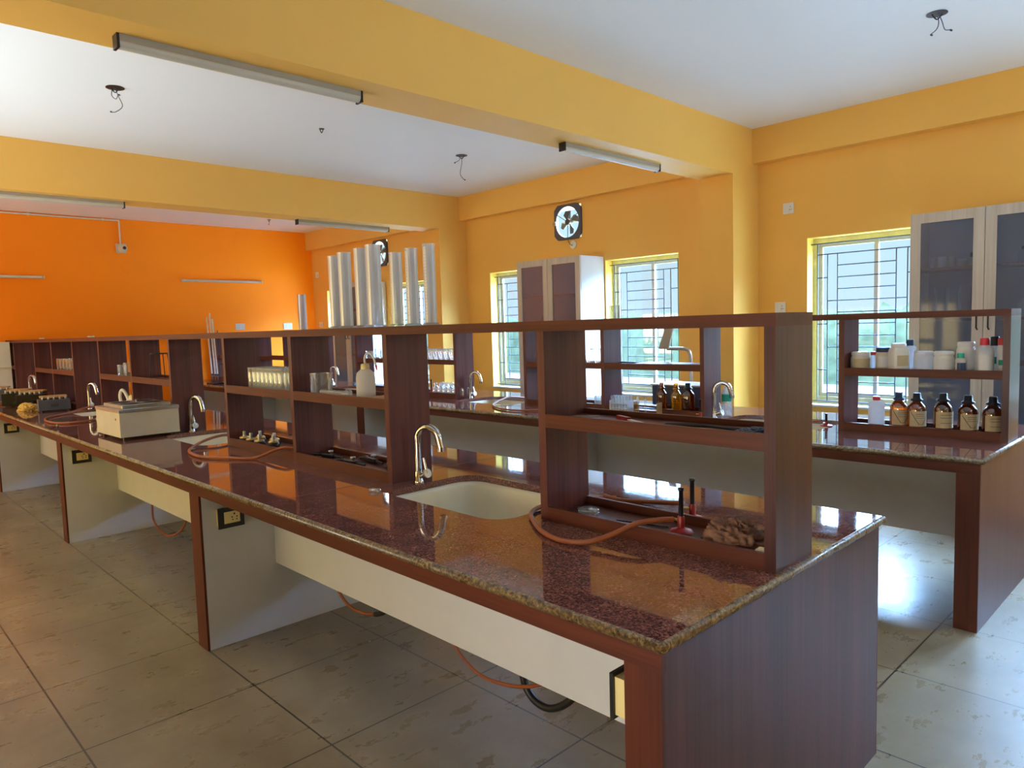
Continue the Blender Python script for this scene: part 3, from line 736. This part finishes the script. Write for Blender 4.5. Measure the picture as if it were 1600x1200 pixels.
# ------------------------------------------------------------------ rear bench: bottles
def jar(label, loc, r, h, neck, caph, mats=('offwhite', 'offwhite'), lab=None, shoulder=.12, name='plastic_jar', cat='jar', rz=0, square=False):
    t = T(name, label, cat, loc, rz)
    hb = h-caph
    prof = [(r*.94, 0), (r, .005), (r, hb*(1-shoulder*1.5)), (r*.93, hb*(1-shoulder*.7)), (neck*1.02, hb-.002), (neck, hb)]
    if square:
        n = 5; lp = [rrect(0, 0, q, q, q*.32, zz, n) for q, zz in prof]; MB().loft(lp, True).build('body', mats[0], t)
    else: MB().lathe(prof, n=26).build('body', mats[0], t)
    MB().lathe([(neck*1.08, hb-.002), (neck*1.12, hb+.003), (neck*1.10, h-.004), (neck*.95, h)], n=24).build('cap', mats[1], t)
    if lab:
        z0, z1, mt = lab
        a = []
        if square:
            MB().box(r+.0005, r+.002, -r*.7, r*.7, z0, z1).build('label', mt, t)
        else:
            g = MB(); k = 14
            l0 = [((r+.0012)*math.cos(R(-70+140*i/k)), (r+.0012)*math.sin(R(-70+140*i/k)), z0) for i in range(k+1)]
            l1 = [(p[0], p[1], z1) for p in l0]
            g.loft([l0, l1], False, True, close=False); g.build('label', mt, t)
    return t
SR = SH; yb = YR+.70; face = -45
jar('short white jar at the left end of the bottle shelf', (-.845, yb, SR), .056, .118, .048, .022, ('offwhite', 'white'), (.02, .075, 'paper'), rz=face)
jar('small clear-green jar half hidden behind the short white jar', (-.787, yb+.072, SR), .026, .115, .02, .02, ('frost', 'red'), rz=face)
jar('squat pale jar with a dark blue lid', (-.712, yb+.03, SR), .050, .145, .043, .028, ('offwhite', 'blue'), (.02, .09, 'paperw'), rz=face)
jar('white square bottle with cream label, left half of the bottle shelf', (-.605, yb-.045, SR), .047, .172, .038, .026, ('white', 'white'), (.035, .10, 'paper'), rz=face, square=True)
jar('clear bottle with dark green cap standing behind the square white bottle', (-.575, yb+.065, SR), .038, .19, .02, .034, ('frost', 'blue'), rz=face, name='plastic_bottle', cat='bottle')
jar('translucent wide jar, left of two alike, in the middle of the bottle shelf', (-.475, yb-.01, SR), .055, .124, .047, .022, ('hdpe', 'hdpe'), rz=face)
jar('white wide jar, right of two alike, in the middle of the bottle shelf', (-.366, yb-.02, SR), .053, .124, .048, .022, ('white', 'white'), (.01, .085, 'paperw'), rz=face)
jar('small blue-labelled bottle in front of the tall white jar', (-.268, yb-.065, SR), .026, .115, .016, .026, ('hdpe', 'teal'), (.015, .06, 'blue'), rz=face, name='plastic_bottle', cat='bottle')
jar('tall white jar behind the small blue-labelled bottle', (-.262, yb+.02, SR), .049, .178, .040, .026, ('white', 'white'), rz=face)
crumple('plastic_bag', 'white', 'crumpled white plastic bag between the tall jar and the red-capped bottle', 'bag', (-.188, yb+.088, SR), .018, .02, .17, 2, fold=.2)
jar('white bottle with a red cap, left one of two red-capped bottles', (-.155, yb-.045, SR), .046, .20, .021, .038, ('hdpe', 'red'), (.02, .11, 'paperw'), .16, 'plastic_bottle', 'bottle', face)
jar('white bottle with a black cap between the two red-capped bottles', (-.128, yb+.06, SR), .036, .205, .020, .05, ('hdpe', 'black'), (.05, .09, 'teal'), .14, 'plastic_bottle', 'bottle', face)
jar('red-capped white bottle with green label stripe at the right shelf end', (-.083, yb+.008, SR), .024, .198, .018, .038, ('white', 'red'), (.045, .075, 'teal'), .1, 'plastic_bottle', 'bottle', face)
# tray bottles
TR = .9205
def amber(label, loc, r, h, mat, vmark, cap='black', rz=-48, lab='paper'):
    t = T('amber_bottle', label, 'bottle', loc, rz)
    hb = h-.05
    MB().lathe([(r*.93, 0), (r, .005), (r, hb*.72), (r*.93, hb*.83), (r*.62, hb*.94), (r*.42, hb), (r*.42, hb+.012)], n=26).build('body', mat, t)
    MB().lathe([(r*.5, hb), (r*.68, hb+.004), (r*.68, hb+.012), (r*.46, hb+.018), (r*.42, h-.004), (r*.36, h)], n=22).build('cap', cap, t)
    if lab:
        k = 14; ra = r+.001
        P = lambda a, z: (ra*math.cos(R(a)), ra*math.sin(R(a)), z)
        z0, z1 = .028, hb*.68
        l = MB().loft([[P(-72+144*i/k, z0) for i in range(k+1)], [P(-72+144*i/k, z1) for i in range(k+1)]], False, True, close=False).build('label', lab, t)
        ra = r+.002; g = MB()
        if vmark:
            for sgn in (-1, 1):
                up_ = [P(sgn*(62-48*i/6), z1-.006-(z1-z0-.02)*i/6) for i in range(7)]; lo = [P(sgn*(58-48*i/6), z1-.006-(z1-z0-.02)*i/6) for i in range(7)]
                g.loft([up_, lo], False, True, close=False)
            g.loft([[P(-14+28*i/4, z0+.0145) for i in range(5)], [P(-14+28*i/4, z0+.0125) for i in range(5)]], False, True, close=False)
            for zz in (.55, .68, .8): g.loft([[P(-30+60*i/5, z0+(z1-z0)*zz) for i in range(6)], [P(-30+60*i/5, z0+(z1-z0)*zz+.002) for i in range(6)]], False, True, close=False)
        else:
            for zz in (.3, .62, .8): g.loft([[P(-40+80*i/5, z0+(z1-z0)*zz) for i in range(6)], [P(-40+80*i/5, z0+(z1-z0)*zz+.0025) for i in range(6)]], False, True, close=False)
        g.build('print', 'ink', l)
    return t
jar('plain white plastic bottle left of the amber bottles', (-.745, yb, TR), .048, .195, .02, .022, ('hdpe', 'red'), None, .13, 'plastic_bottle', 'bottle', face)
amber('amber bottle with a greenish cap and V-marked label, beside the white bottle', (-.615, yb+.005, TR), .051, .228, 'amber', True, 'teal' if 0 else 'blue')
amber('amber bottle with a black cap and V-marked label, second from the left', (-.51, yb-.01, TR), .051, .228, 'amberl' if 0 else 'amber', True)
amber('dark amber bottle with an orange plain label in the middle of the row', (-.37, yb-.0, TR), .051, .232, 'amberd', False)
amber('dark amber bottle with a V-marked label, second from the right', (-.24, yb-.005, TR), .052, .226, 'amberd', True)
amber('rightmost dark amber bottle with a narrow plain label', (-.118, yb, TR), .052, .224, 'amberd', False)

# rear bench, second section
amber('orange-brown conical-shouldered bottle beside the test tube racks', (-2.355, yb+.0, TR), .042, .225, 'amber', False, 'amber', lab=None)
amber('bright yellow amber bottle in the rear rack tray', (-2.235, yb+.02, TR), .040, .222, 'amberl', False, 'amberl', lab=None)
amber('brown bottle behind the black-capped bottle in the rear rack tray', (-2.145, yb+.06, TR), .042, .222, 'amber', False, 'amber', lab=None)
amber('large near-black bottle with a black cap in the rear rack tray', (-2.09, yb-.04, TR), .050, .235, 'amberd', False, lab=None)
amber('dark bottle with a black cap against the upright of the rear rack', (-1.99, yb+.06, TR), .040, .235, 'amberd', False, lab=None)
def tube_rack(label, loc, nx, ny, mat, rz=0, tubes=True, dx=.03):
    t = T('test_tube_rack', label, 'rack', loc, rz)
    L = nx*dx; Wd = ny*dx
    for zz in (.0, .045, .085): MB().bbox(-L/2, L/2, -Wd/2, Wd/2, zz, zz+.004, .002).build('plate', mat, t)
    for sx in (-1, 1): MB().box(sx*L/2-(.003 if sx > 0 else -.0), sx*L/2+(.0 if sx > 0 else .003), -Wd/2, Wd/2, .0, .11).build('end_post', mat, t)
    return t
def ttube(loc, label, group):
    t = T('test_tube', label, 'test tube', loc, 0, group)
    MB().lathe([(.002, .002), (.008, .008), (.0095, .016), (.0095, .14), (.0115, .143)], n=12, cap=False).build('tube', 'glass', t)
    return t
tube_rack('clear plastic test tube rack full of tubes on the rear bench', (-2.60, YR+.50, HW), 6, 3, 'hdpe')
t0 = None
for i in range(6):
    for j in range(3):
        p = (-2.675+i*.03, YR+.47+j*.03, HW+.006)
        if t0 is None: t0 = ttube(p, 'clear test tube standing in the plastic rack on the rear bench', 'test tubes in the plastic rack')
        else: copy_tree(t0, p)
tube_rack('metal and wood test tube rack with few tubes, right of the clear one', (-2.35, YR+.50, HW), 6, 2, 'tan', dx=.036)
for x in (-2.43, -2.36): copy_tree(t0, (x, YR+.482, HW+.006), 'single test tube standing in the half-empty wooden rack', group='test tubes in the wooden rack')
tag(MB().bbox(-2.60, -2.14, YR+.92, YR+1.22, HW, HW+.20, .006).build('storage_box', 'blue'), 'blue-grey box behind the amber bottles on the rear bench', 'box')
tag(MB().bbox(-2.61, -2.13, YR+.91, YR+1.23, HW+.2005, HW+.212, .004).build('box_lid', 'white'), 'white lid resting on the blue-grey box', 'lid')
t = T('desk_stand', 'grey bent-pipe stand with a slanted beige panel on the rear bench', 'stand', (-2.45, YR+1.29, HW))
MB().bbox(-.09, .09, -.06, .06, 0, .02, .006).build('base', 'darkmetal', t)
MB().tube([(.0, 0, .02), (-.005, 0, .30), (-.012, 0, .44), (-.05, 0, .485), (-.16, 0, .49), (-.24, 0, .49)], .015, 10, 6).build('arm', 'steel', t)
MB().add([(-.30, -.05, .49), (-.20, -.05, .49), (-.13, -.05, .74), (-.20, -.05, .74), (-.30, -.03, .49), (-.20, -.03, .49), (-.13, -.03, .74), (-.20, -.03, .74)], [(0, 1, 2, 3), (7, 6, 5, 4), (0, 4, 5, 1), (1, 5, 6, 2), (2, 6, 7, 3), (3, 7, 4, 0)]).build('panel', 'batten', t)
tag(MB().bbox(-2.55, -1.96, YS0+YR+.02, YS1+YR-.02, SR, SR+.022, .005).build('instrument_tray', 'black'), 'flat black tray on the middle shelf of the rear rack', 'tray')
def flask(loc, label, group, s=1.0):
    t = T('conical_flask', label, 'flask', loc, 0, group)
    MB().lathe([(.036*s, 0), (.041*s, .004), (.040*s, .012), (.017*s, .09*s), (.0145*s, .10*s), (.0145*s, .128*s), (.018*s, .132*s)], n=20, cap=False).build('body', 'glass', t)
    MB().lathe([(.016*s, .128*s), (.0195*s, .132*s), (.016*s, .135*s)], n=18, cap=False).build('rim', 'white', t)
    return t
fl = flask((-3.15, yb, SR), 'clear conical flask on the rear rack, left of the nearest uprights', 'conical flasks in the second section')
for x in (-3.06, -2.97): copy_tree(fl, (x, yb+.0, SR))
copy_tree(fl, (-3.62, yb-.01, SR), 'conical flask standing alone at the left of the section with three flasks', group='lone flask')
for i in range(9):
    for j in range(2): copy_tree(fl, (-5.58+i*.088, YR+.655+j*.095, SR), 'clear conical flask in the double row on the rear rack', group='conical flasks in the double row')
# reagent bottles, pile
def rbottle(loc, label, group):
    t = T('reagent_bottle', label, 'bottle', loc, 0, group)
    MB().lathe([(.036, 0), (.038, .004), (.038, .07), (.03, .085), (.014, .092), (.014, .104), (.018, .106)], n=18, cap=False).build('body', 'glass', t)
    MB().lathe([(.012, .10), (.012, .110), (.018, .116), (.018, .126), (.010, .13)], n=14).build('stopper', 'glass', t)
    return t
r0 = None
for i in range(6):
    for j in range(2):
        p = (-5.20+i*.082, YR+.66+j*.09, TR)
        if r0 is None: r0 = rbottle(p, 'clear stoppered reagent bottle in the cluster in the rear rack tray', 'reagent bottles in the rear tray')
        else: copy_tree(r0, p)
jar('small translucent wash bottle left of the reagent bottle cluster', (-5.44, yb, TR), .038, .14, .016, .02, ('hdpe', 'white'), None, .13, 'plastic_bottle', 'bottle')
b2 = beaker('clear beaker on the rear rack behind the wash bottle, left one', (-6.52, yb, SR), .045, .10)
beaker('clear beaker on the rear rack behind the wash bottle, middle one', (-6.38, yb+.03, SR), .042, .13)
beaker('wide clear beaker on the rear rack behind the wash bottle, right one', (-6.22, yb, SR), .055, .11)
beaker('small beaker holding pipettes in the rear rack tray', (-3.0, yb, TR), .036, .09)
for k in range(3): tag(MB().tube([(-3.01+k*.01, yb, TR+.006), (-3.03+k*.035, yb+.02*(k-1), TR+.19)], .004, 8).build('pipette', 'glass'), 'thin glass pipette standing in the small beaker', 'pipette', 'pipettes in the small beaker')
tag(MB().bbox(-3.40, -3.12, YR+.62, YR+.78, TR, TR+.012, .004).build('slide_tray', 'steel'), 'flat metal tray with light patches in the rear rack tray', 'tray')
beaker('square-sided glass jar on top of the rear rack before the window', (-2.80, yb, HT), .05, .13)
# water bottle, plastic sheet, blue cloth
t = T('water_bottle', 'clear plastic water bottle with a green label behind the nearest rear tap', 'bottle', (-1.85, YR+.81, HW))
MB().lathe([(.034, 0), (.037, .006), (.037, .09), (.034, .10), (.037, .11), (.037, .17), (.028, .20), (.013, .222), (.013, .236)], n=22).build('body', 'glass', t)
MB().lathe([(.0378, .115), (.0378, .168)], n=22, cap=False).build('label', 'teal', t)
MB().lathe([(.015, .228), (.015, .246), (.012, .248)], n=16).build('cap', 'white', t)
tag(MB().add([(-1.80, YR+.36, HW+.001), (-1.52, YR+.32, HW+.001), (-1.50, YR+.44, HW+.001), (-1.66, YR+.62, HW+.001), (-1.84, YR+.60, HW+.001), (-1.80, YR+.36, HW+.004), (-1.52, YR+.32, HW+.009), (-1.50, YR+.44, HW+.012), (-1.66, YR+.62, HW+.006), (-1.84, YR+.60, HW+.004)],
    [(4, 3, 2, 1, 0), (5, 6, 7, 8, 9), (0, 1, 6, 5), (1, 2, 7, 6), (2, 3, 8, 7), (3, 4, 9, 8), (4, 0, 5, 9)]).build('plastic_sheet', 'hdpe'), 'crinkled clear plastic sheet lying on the rear bench by the sink', 'sheet') if 0 else None
crumple('blue_cloth', 'bluecloth', 'bright blue cloth by the third sink of the rear bench', 'cloth', (-7.30, YR+1.09, HW), .16, .10, .035, 4)
# burette stand
t = T('burette_stand', 'black burette stand at the far end of the rear bench', 'stand', (-10.0, YR+.20, HW))
MB().bbox(-.10, .16, -.08, .08, 0, .014, .005).build('base', 'darkmetal', t)
MB().tube([(.10, .05, .012), (.10, .05, .80)], .006, 8).build('rod', 'darkmetal', t)
MB().box(-.14, .12, .040, .052, .70, .715).build('clamp_bar', 'darkmetal', t)
for i, (x, h, l) in enumerate(((-10.12, 1.00, 'left of three tall white burettes'), (-10.0, 1.06, 'middle and tallest of three tall white burettes'), (-9.91, .97, 'right of three tall white burettes'))):
    q = T('burette', l+' on the rear bench', 'burette', (x, YR+.205, HW), 0, 'burettes on the rear bench')
    MB().tube([(.03, 0, .14), (-.045, 0, h)], .0115, 10).build('tube', 'hdpe', q)
    MB().lathe([(.014, -.012), (.014, .012)], (.03, 0, .135), 10, 'x').build('stopcock', 'blackrub', q)
    MB().tube([(.03, 0, .13), (.034, 0, .05)], [.006, .003], 8).build('tip', 'glass', q)
crumple('plastic_bag', 'white', 'crumpled white plastic bag at the foot of the burettes', 'bag', (-9.80, YR+.36, HW), .14, .08, .10, 6)
tripod('black tripod by the burettes at the far end of the rear bench', (-9.62, YR+.22, HW), 1.2, .30)

# ------------------------------------------------------------------ cabinets by the window wall
def cabinet(label, xa, xb, y0=4.9, h=2.40, side_mat='cabside'):
    W = xb-xa
    t = T('glass_door_cabinet', label, 'cabinet', (xa, y0, 0))
    y1 = YW-y0-.004
    c = MB().box(0, .018, .02, y1, 0, h).box(W-.018, W, .02, y1, 0, h).box(.018, W-.018, .02, y1, h-.018, h).box(.018, W-.018, .02, y1, .0, .08); c.build('carcass', 'cabside', t)
    MB().box(.018, W-.018, y1-.01, y1, .08, h-.018).build('back_panel', 'cabin', t)
    for zz in (.75, 1.25, 1.585, 1.98):
        MB().box(.018, W-.018, .035, y1-.01, zz-.018, zz).build('shelf', 'steamwood', t)
    for s in (0, 1):
        a = s*W/2+.002; e = a+W/2-.004; fw_ = .072
        d = MB().box(a, a+fw_, 0, .019, .06, h).box(e-fw_, e, 0, .019, .06, h).box(a+fw_, e-fw_, 0, .019, h-.075, h).box(a+fw_, e-fw_, 0, .019, .06, .72).build('door', 'cabwood', t)
        MB().box(a+fw_, e-fw_, .008, .012, .72, h-.075).build('pane', 'cabglass', d)
        hx = (e-.035) if s == 0 else (a+.035)
        MB().tube([(hx, 0, 1.50), (hx, -.03, 1.515), (hx, -.03, 1.60), (hx, 0, 1.615)], .006, 8).build('handle', 'darkmetal', d)
    return t
cabinet('pale wood glass-door cabinet in the far bay behind the measuring cylinders', -9.80, -8.80)
cabinet('pale wood glass-door cabinet with a white side in the middle bay below the exhaust fan', -5.38, -4.375)
cabinet('pale wood glass-door cabinet at the right edge, right of the nearest window', -.995, .01)
# things inside cabinets
CZ = 1.9805
for i, (x, r, h, mt, l) in enumerate([(-.88, .024, .085, 'hdpe', 'pale small jar at the left end of the upper shelf in the right cabinet'), (-.81, .033, .09, 'white', 'wide white jar on the upper shelf in the right cabinet'),
        (-.74, .024, .088, 'offwhite', 'pinkish jar on the upper shelf in the right cabinet'), (-.675, .030, .062, 'offwhite', 'low beige jar on the upper shelf in the right cabinet')]):
    jar(l, (x, 5.05, CZ), r, h, r*.85, .015, (mt, 'white'))
for i, x in enumerate((-.605, -.55, -.495)):
    jar('brown small bottle with dark cap on the upper shelf in the right cabinet, %s' % ('left', 'middle', 'right')[i], (x, 5.04+i*.02, CZ), .023, .10, .012, .03, ('offwhite', 'black'), None, .1, 'small_bottle', 'bottle')
jar('small grey flask alone on the upper shelf behind the right door', (-.28, 5.05, CZ), .035, .12, .014, .02, ('frost', 'black'), None, .2, 'small_bottle', 'bottle')
q0 = None
for i in range(4):
    p = (-.86+i*.085, 5.08, 1.5855)
    if q0 is None:
        q0 = T('glass_cylinder', 'thin glass cylinder on the lower shelf in the right cabinet', 'glass cylinder', p, 0, 'thin glass cylinders in the right cabinet')
        MB().lathe([(.011, .006), (.011, .24)], n=12, cap=False).build('tube', 'glass', q0); MB().lathe([(.022, 0), (.02, .006)], n=12).build('foot', 'white', q0)
    else: copy_tree(q0, p)
crumple('package_pile', 'offwhite', 'pinkish-white packages piled behind the right door of the right cabinet', 'packages', (-.22, 5.08, 1.5855), .12, .09, .15, 8, fold=.2)
jar('dark bulb-shaped bottle on the lower shelf in the right cabinet', (-.56, 5.05, 1.5855), .022, .09, .012, .02, ('black', 'black'), None, .2, 'small_bottle', 'bottle')
crumple('brown_package', 'tan', 'brown package behind the left door of the middle cabinet', 'package', (-5.08, 5.08, 1.5855), .10, .09, .15, 15, fold=.15)
tag(MB().bbox(-4.76, -4.60, 5.03, 5.15, 1.5855, 1.68, .005).build('carton', 'black'), 'dark carton behind the right door of the middle cabinet', 'carton')

# ------------------------------------------------------------------ wall and ceiling fittings
def exhaust_fan(label, x, zc):
    t = T('exhaust_fan', label, 'fan', (x, YW, zc))
    r0_ = .183; R0 = .212; n = 40
    # square plate with clipped corners and a round hole
    def pl(a):
        c, s = math.cos(a), math.sin(a); k = min(R0/max(abs(c), abs(s), 1e-6), R0*1.22)
        return (k*c, k*s)
    i_f = [(r0_*math.cos(2*math.pi*k/n), -.03, r0_*math.sin(2*math.pi*k/n)) for k in range(n)]
    o_f = [(pl(2*math.pi*k/n)[0], -.03, pl(2*math.pi*k/n)[1]) for k in range(n)]
    o_b = [(p[0], -.001, p[2]) for p in o_f]; i_b = [(p[0], .0, p[2]) for p in i_f]
    MB().loft([i_b, i_f, o_f, o_b], False, False).build('frame', 'greycase', t)
    b = MB()
    for k in range(4):
        a = k*math.pi/2+.35
        pts = []
        for (rr, da) in ((.03, -.5), (.14, -.42), (.15, .05), (.12, .40), (.03, .5)):
            pts.append((rr*math.cos(a+da), .012-.02*da*2, rr*math.sin(a+da)))
        v = pts+[(p[0], p[1]+.003, p[2]) for p in pts]
        b.add(v, [(0, 1, 2, 3, 4), (9, 8, 7, 6, 5)]+[(i, (i+1) % 5, 5+(i+1) % 5, 5+i) for i in range(5)])
    b.lathe([(.03, -.01), (.034, .03)], n=20, ax='y')
    b.build('blades', 'greycase', t)
    MB().lathe([(.036, -.03), (.04, -.01), (.03, .0)], n=22, ax='y').build('motor', 'greycase', t)
    g = MB()
    for k in range(3):
        a = k*2*math.pi/3+.5; g.tube([(.03*math.cos(a), -.02, .03*math.sin(a)), (r0_*math.cos(a), -.02, r0_*math.sin(a))], .005, 6)
    g.build('bracket', 'greycase', t)
    MB().lathe([(.028, -.045), (.028, -.02)], (-.20, 0, .0), 16, 'y').build('capacitor', 'steel', t)
    return t
exhaust_fan('round exhaust fan high on the wall above the middle cabinet', -4.90, 2.86)
exhaust_fan('exhaust fan in the far bay partly behind the measuring cylinders', -8.91, 2.86)
t = T('fan_outlet', 'round white outlet with a dangling cord below the nearer exhaust fan', 'outlet', (-4.83, YW, 2.585))
MB().lathe([(.048, -.018), (.052, -.004), (.052, -.0005)], n=24, ax='y').build('plate', 'white', t)
MB().tube([(-.08, -.02, .085), (-.05, -.03, .03), (-.01, -.03, -.01), (.0, -.02, 0)], .0035, 6, 4).build('cord', 'darkmetal', t)
def wplate(name, label, loc, w, h, axis='y', ins=True):
    t = T(name, label, 'socket' if 'socket' in name else 'switch', loc, 0 if axis == 'y' else -90)
    MB().box(-w/2, w/2, -.014, -.0005, -h/2, h/2).build('plate', 'white', t)
    MB().box(-w*.32, -w*.02, -.018, -.014, -h*.3, h*.3).build('rocker', 'white', t)
    MB().box(w*.06, w*.36, -.0155, -.014, -h*.3, h*.3).build('socket_face', 'paperw', t)
    g = MB()
    for (dx, dz) in ((0, .12), (-.08, -.12), (.08, -.12)): g.lathe([(.004, -.0165), (.004, -.0155)], (w*.21+dx*w, 0, dz*h), 8, 'y')
    g.build('pin_holes', 'black', t)
    return t
wplate('wall_switch', 'square white switch plate high on the wall right of the near column', (-2.17, YW, 2.65), .10, .10)
wplate('wall_socket', 'square white socket just above the near rack, left of the nearest window', (-2.25, YW, 1.73), .10, .10)
def fsock(label, y, z_, w=.16):
    t = T('wall_socket', label, 'socket', (XF, y, z_))
    MB().box(.0005, .014, -w/2, w/2, -.055, .055).build('plate', 'white', t)
    MB().box(.014, .018, -w*.3, -.005, -.03, .03).build('rocker', 'paperw', t)
    MB().box(.014, .0155, .02, .06, -.03, .03).build('socket_face', 'paperw', t)
fsock('left white double socket low on the orange wall', 3.92, 1.76); fsock('right white double socket low on the orange wall', 4.79, 1.75)
wplate('wall_switch', 'small white switch on the yellow wall near the orange corner, upper one', (-10.95, YW, 2.66), .09, .1)
wplate('wall_switch', 'small white switch on the yellow wall near the orange corner, lower one', (-10.90, YW, 1.76), .09, .1)
tag(MB().lathe([(.06, -.003), (.055, -.0005)], (-.47, YW, 2.60), 22, 'y').build('blank_cover', 'wall'), 'round painted-over cover plate high on the wall above the right cabinet', 'cover plate')
tag(MB().lathe([(.09, .0005), (.08, .004)], (XF, 2.22, 2.70), 22, 'x').build('blank_cover', 'orange'), 'round painted-over cover plate on the orange wall below the camera', 'cover plate')
# tube light battens
def batten(label, x, y0, y1, z_, group=None):
    t = T('tube_light', label, 'light', (x, (y0+y1)/2, z_), 0)
    L = (y1-y0)/2
    MB().box(-.028, .028, -L+.012, L-.012, -.030, 0).build('housing', 'batten', t)
    MB().box(-.030, .030, -L, -L+.012, -.062, 0).build('end_cap', 'darkmetal', t); MB().box(-.030, .030, L-.012, L, -.062, 0).build('end_cap', 'darkmetal', t)
    MB().lathe([(.026, -L+.012), (.026, L-.012)], (0.0, 0, -.034), 18, 'y').build('diffuser', 'tubelight', t)
    return t
batten('long unlit tube light under the near beam, upper left of the picture', -2.66, -.26, 1.0, ZB)
batten('unlit tube light under the near beam, beside the column', -2.70, 2.75, 3.98, ZB)
batten('unlit tube light under the far beam at the left edge', -6.95, -.30, 1.0, ZB)
batten('unlit tube light under the far beam, before the far window bay', -7.05, 2.90, 4.20, ZB)
def wbatten(label, y0, y1, z_):
    t = T('tube_light', label, 'light', (XF, (y0+y1)/2, z_)); L = (y1-y0)/2
    MB().box(.001, .035, -L, L, -.02, .02).build('housing', 'offwhite', t); MB().lathe([(.013, -L+.02), (.013, L-.02)], (.05, 0, 0), 12, 'y').build('tube', 'white', t)
    for s in (-1, 1): MB().box(.035, .062, s*L-.01, s*L+.01, -.018, .018).build('holder', 'offwhite', t)
wbatten('slim white tube light on the orange wall, right one', 3.0, 4.33, 2.52); wbatten('slim white tube light on the orange wall at the left edge', -.15, 1.10, 2.52)
# cctv camera
t = T('security_camera', 'small white security camera on the orange wall', 'camera', (XF, 2.14, 2.98))
MB().bbox(.002, .05, -.07, .07, -.07, .07, .012).build('mount', 'offwhite', t)
MB().lathe([(.062, .05), (.058, .10), (.03, .125), (.024, .126)], (0, .01, 0), 24, 'x').build('dome', 'offwhite', t)
MB().lathe([(.026, .124), (.022, .132), (.0, .134)], (0, .02, 0), 18, 'x').build('lens', 'black', t)
t = T('cable_conduit', 'white conduit pipe along the top of the orange wall down to the security camera', 'conduit', (XF+.014, 0, 0))
MB().tube([(0, -2.9, 3.395), (0, 2.14, 3.395)], .011, 8).build('pipe', 'white', t); MB().tube([(0, 2.14, 3.395), (0, 2.14, 3.055)], .011, 8).build('pipe', 'white', t)
for y in (.0, .98, 1.92): MB().box(-.013, .014, y-.014, y+.014, 3.38, 3.41).build('clip', 'white', t)
# ceiling boxes with wires
def hook(label, x, y, r, wires, rz=0):
    t = T('ceiling_box', label, 'ceiling box', (x, y, ZC), rz)
    MB().lathe([(r, -.003), (r*.98, -.0005)], n=28).build('opening', 'black', t)
    MB().tube([(-.03, 0, -.003), (0, 0, -.035), (.03, 0, -.003)], .004, 6, 4).build('hook', 'darkmetal', t)
    for wv in wires: MB().tube(wv, .0028, 6, 5).build('wire', 'greycase', t); 
    for wv in wires:
        p = Vector(wv[-1]); MB().tube([p, p+Vector((.012, .004, -.004))], .0055, 6).build('wire_tip', 'blackrub', t)
    return t
hook('round black ceiling box with two curled wires at the upper right', -.49, 3.67, .058, [[(0, 0, -.003), (.01, 0, -.05), (.0, 0, -.09), (-.035, 0, -.12)], [(.01, 0, -.003), (.03, .0, -.05), (.06, .03, -.085), (.10, .05, -.082)]], 40)
hook('round black ceiling box with short curled wires in the middle bay, left one', -4.87, .38, .062, [[(0, 0, -.003), (.02, 0, -.06), (.04, .01, -.13), (-.01, 0, -.17), (-.05, 0, -.165)], [(-.02, 0, -.003), (-.03, 0, -.05), (0, 0, -.08), (.02, 0, -.05)]], 40)
hook('round black ceiling box with a long straight wire in the middle bay, right one', -4.93, 3.69, .062, [[(0, 0, -.003), (.0, 0, -.08), (-.02, .0, -.19), (.02, 0, -.25)], [(-.01, 0, -.003), (-.03, 0, -.05), (-.08, 0, -.07)]], 40)
t = hook('small dark ceiling hole in the middle of the middle bay', -4.92, 2.06, .024, [])
hook('small ceiling hook in the far bay', -10.0, 4.0, .03, [[(0, 0, -.003), (.01, 0, -.05), (-.03, 0, -.07)]])
# rear view details: screw marks on hanging panel are part of surface
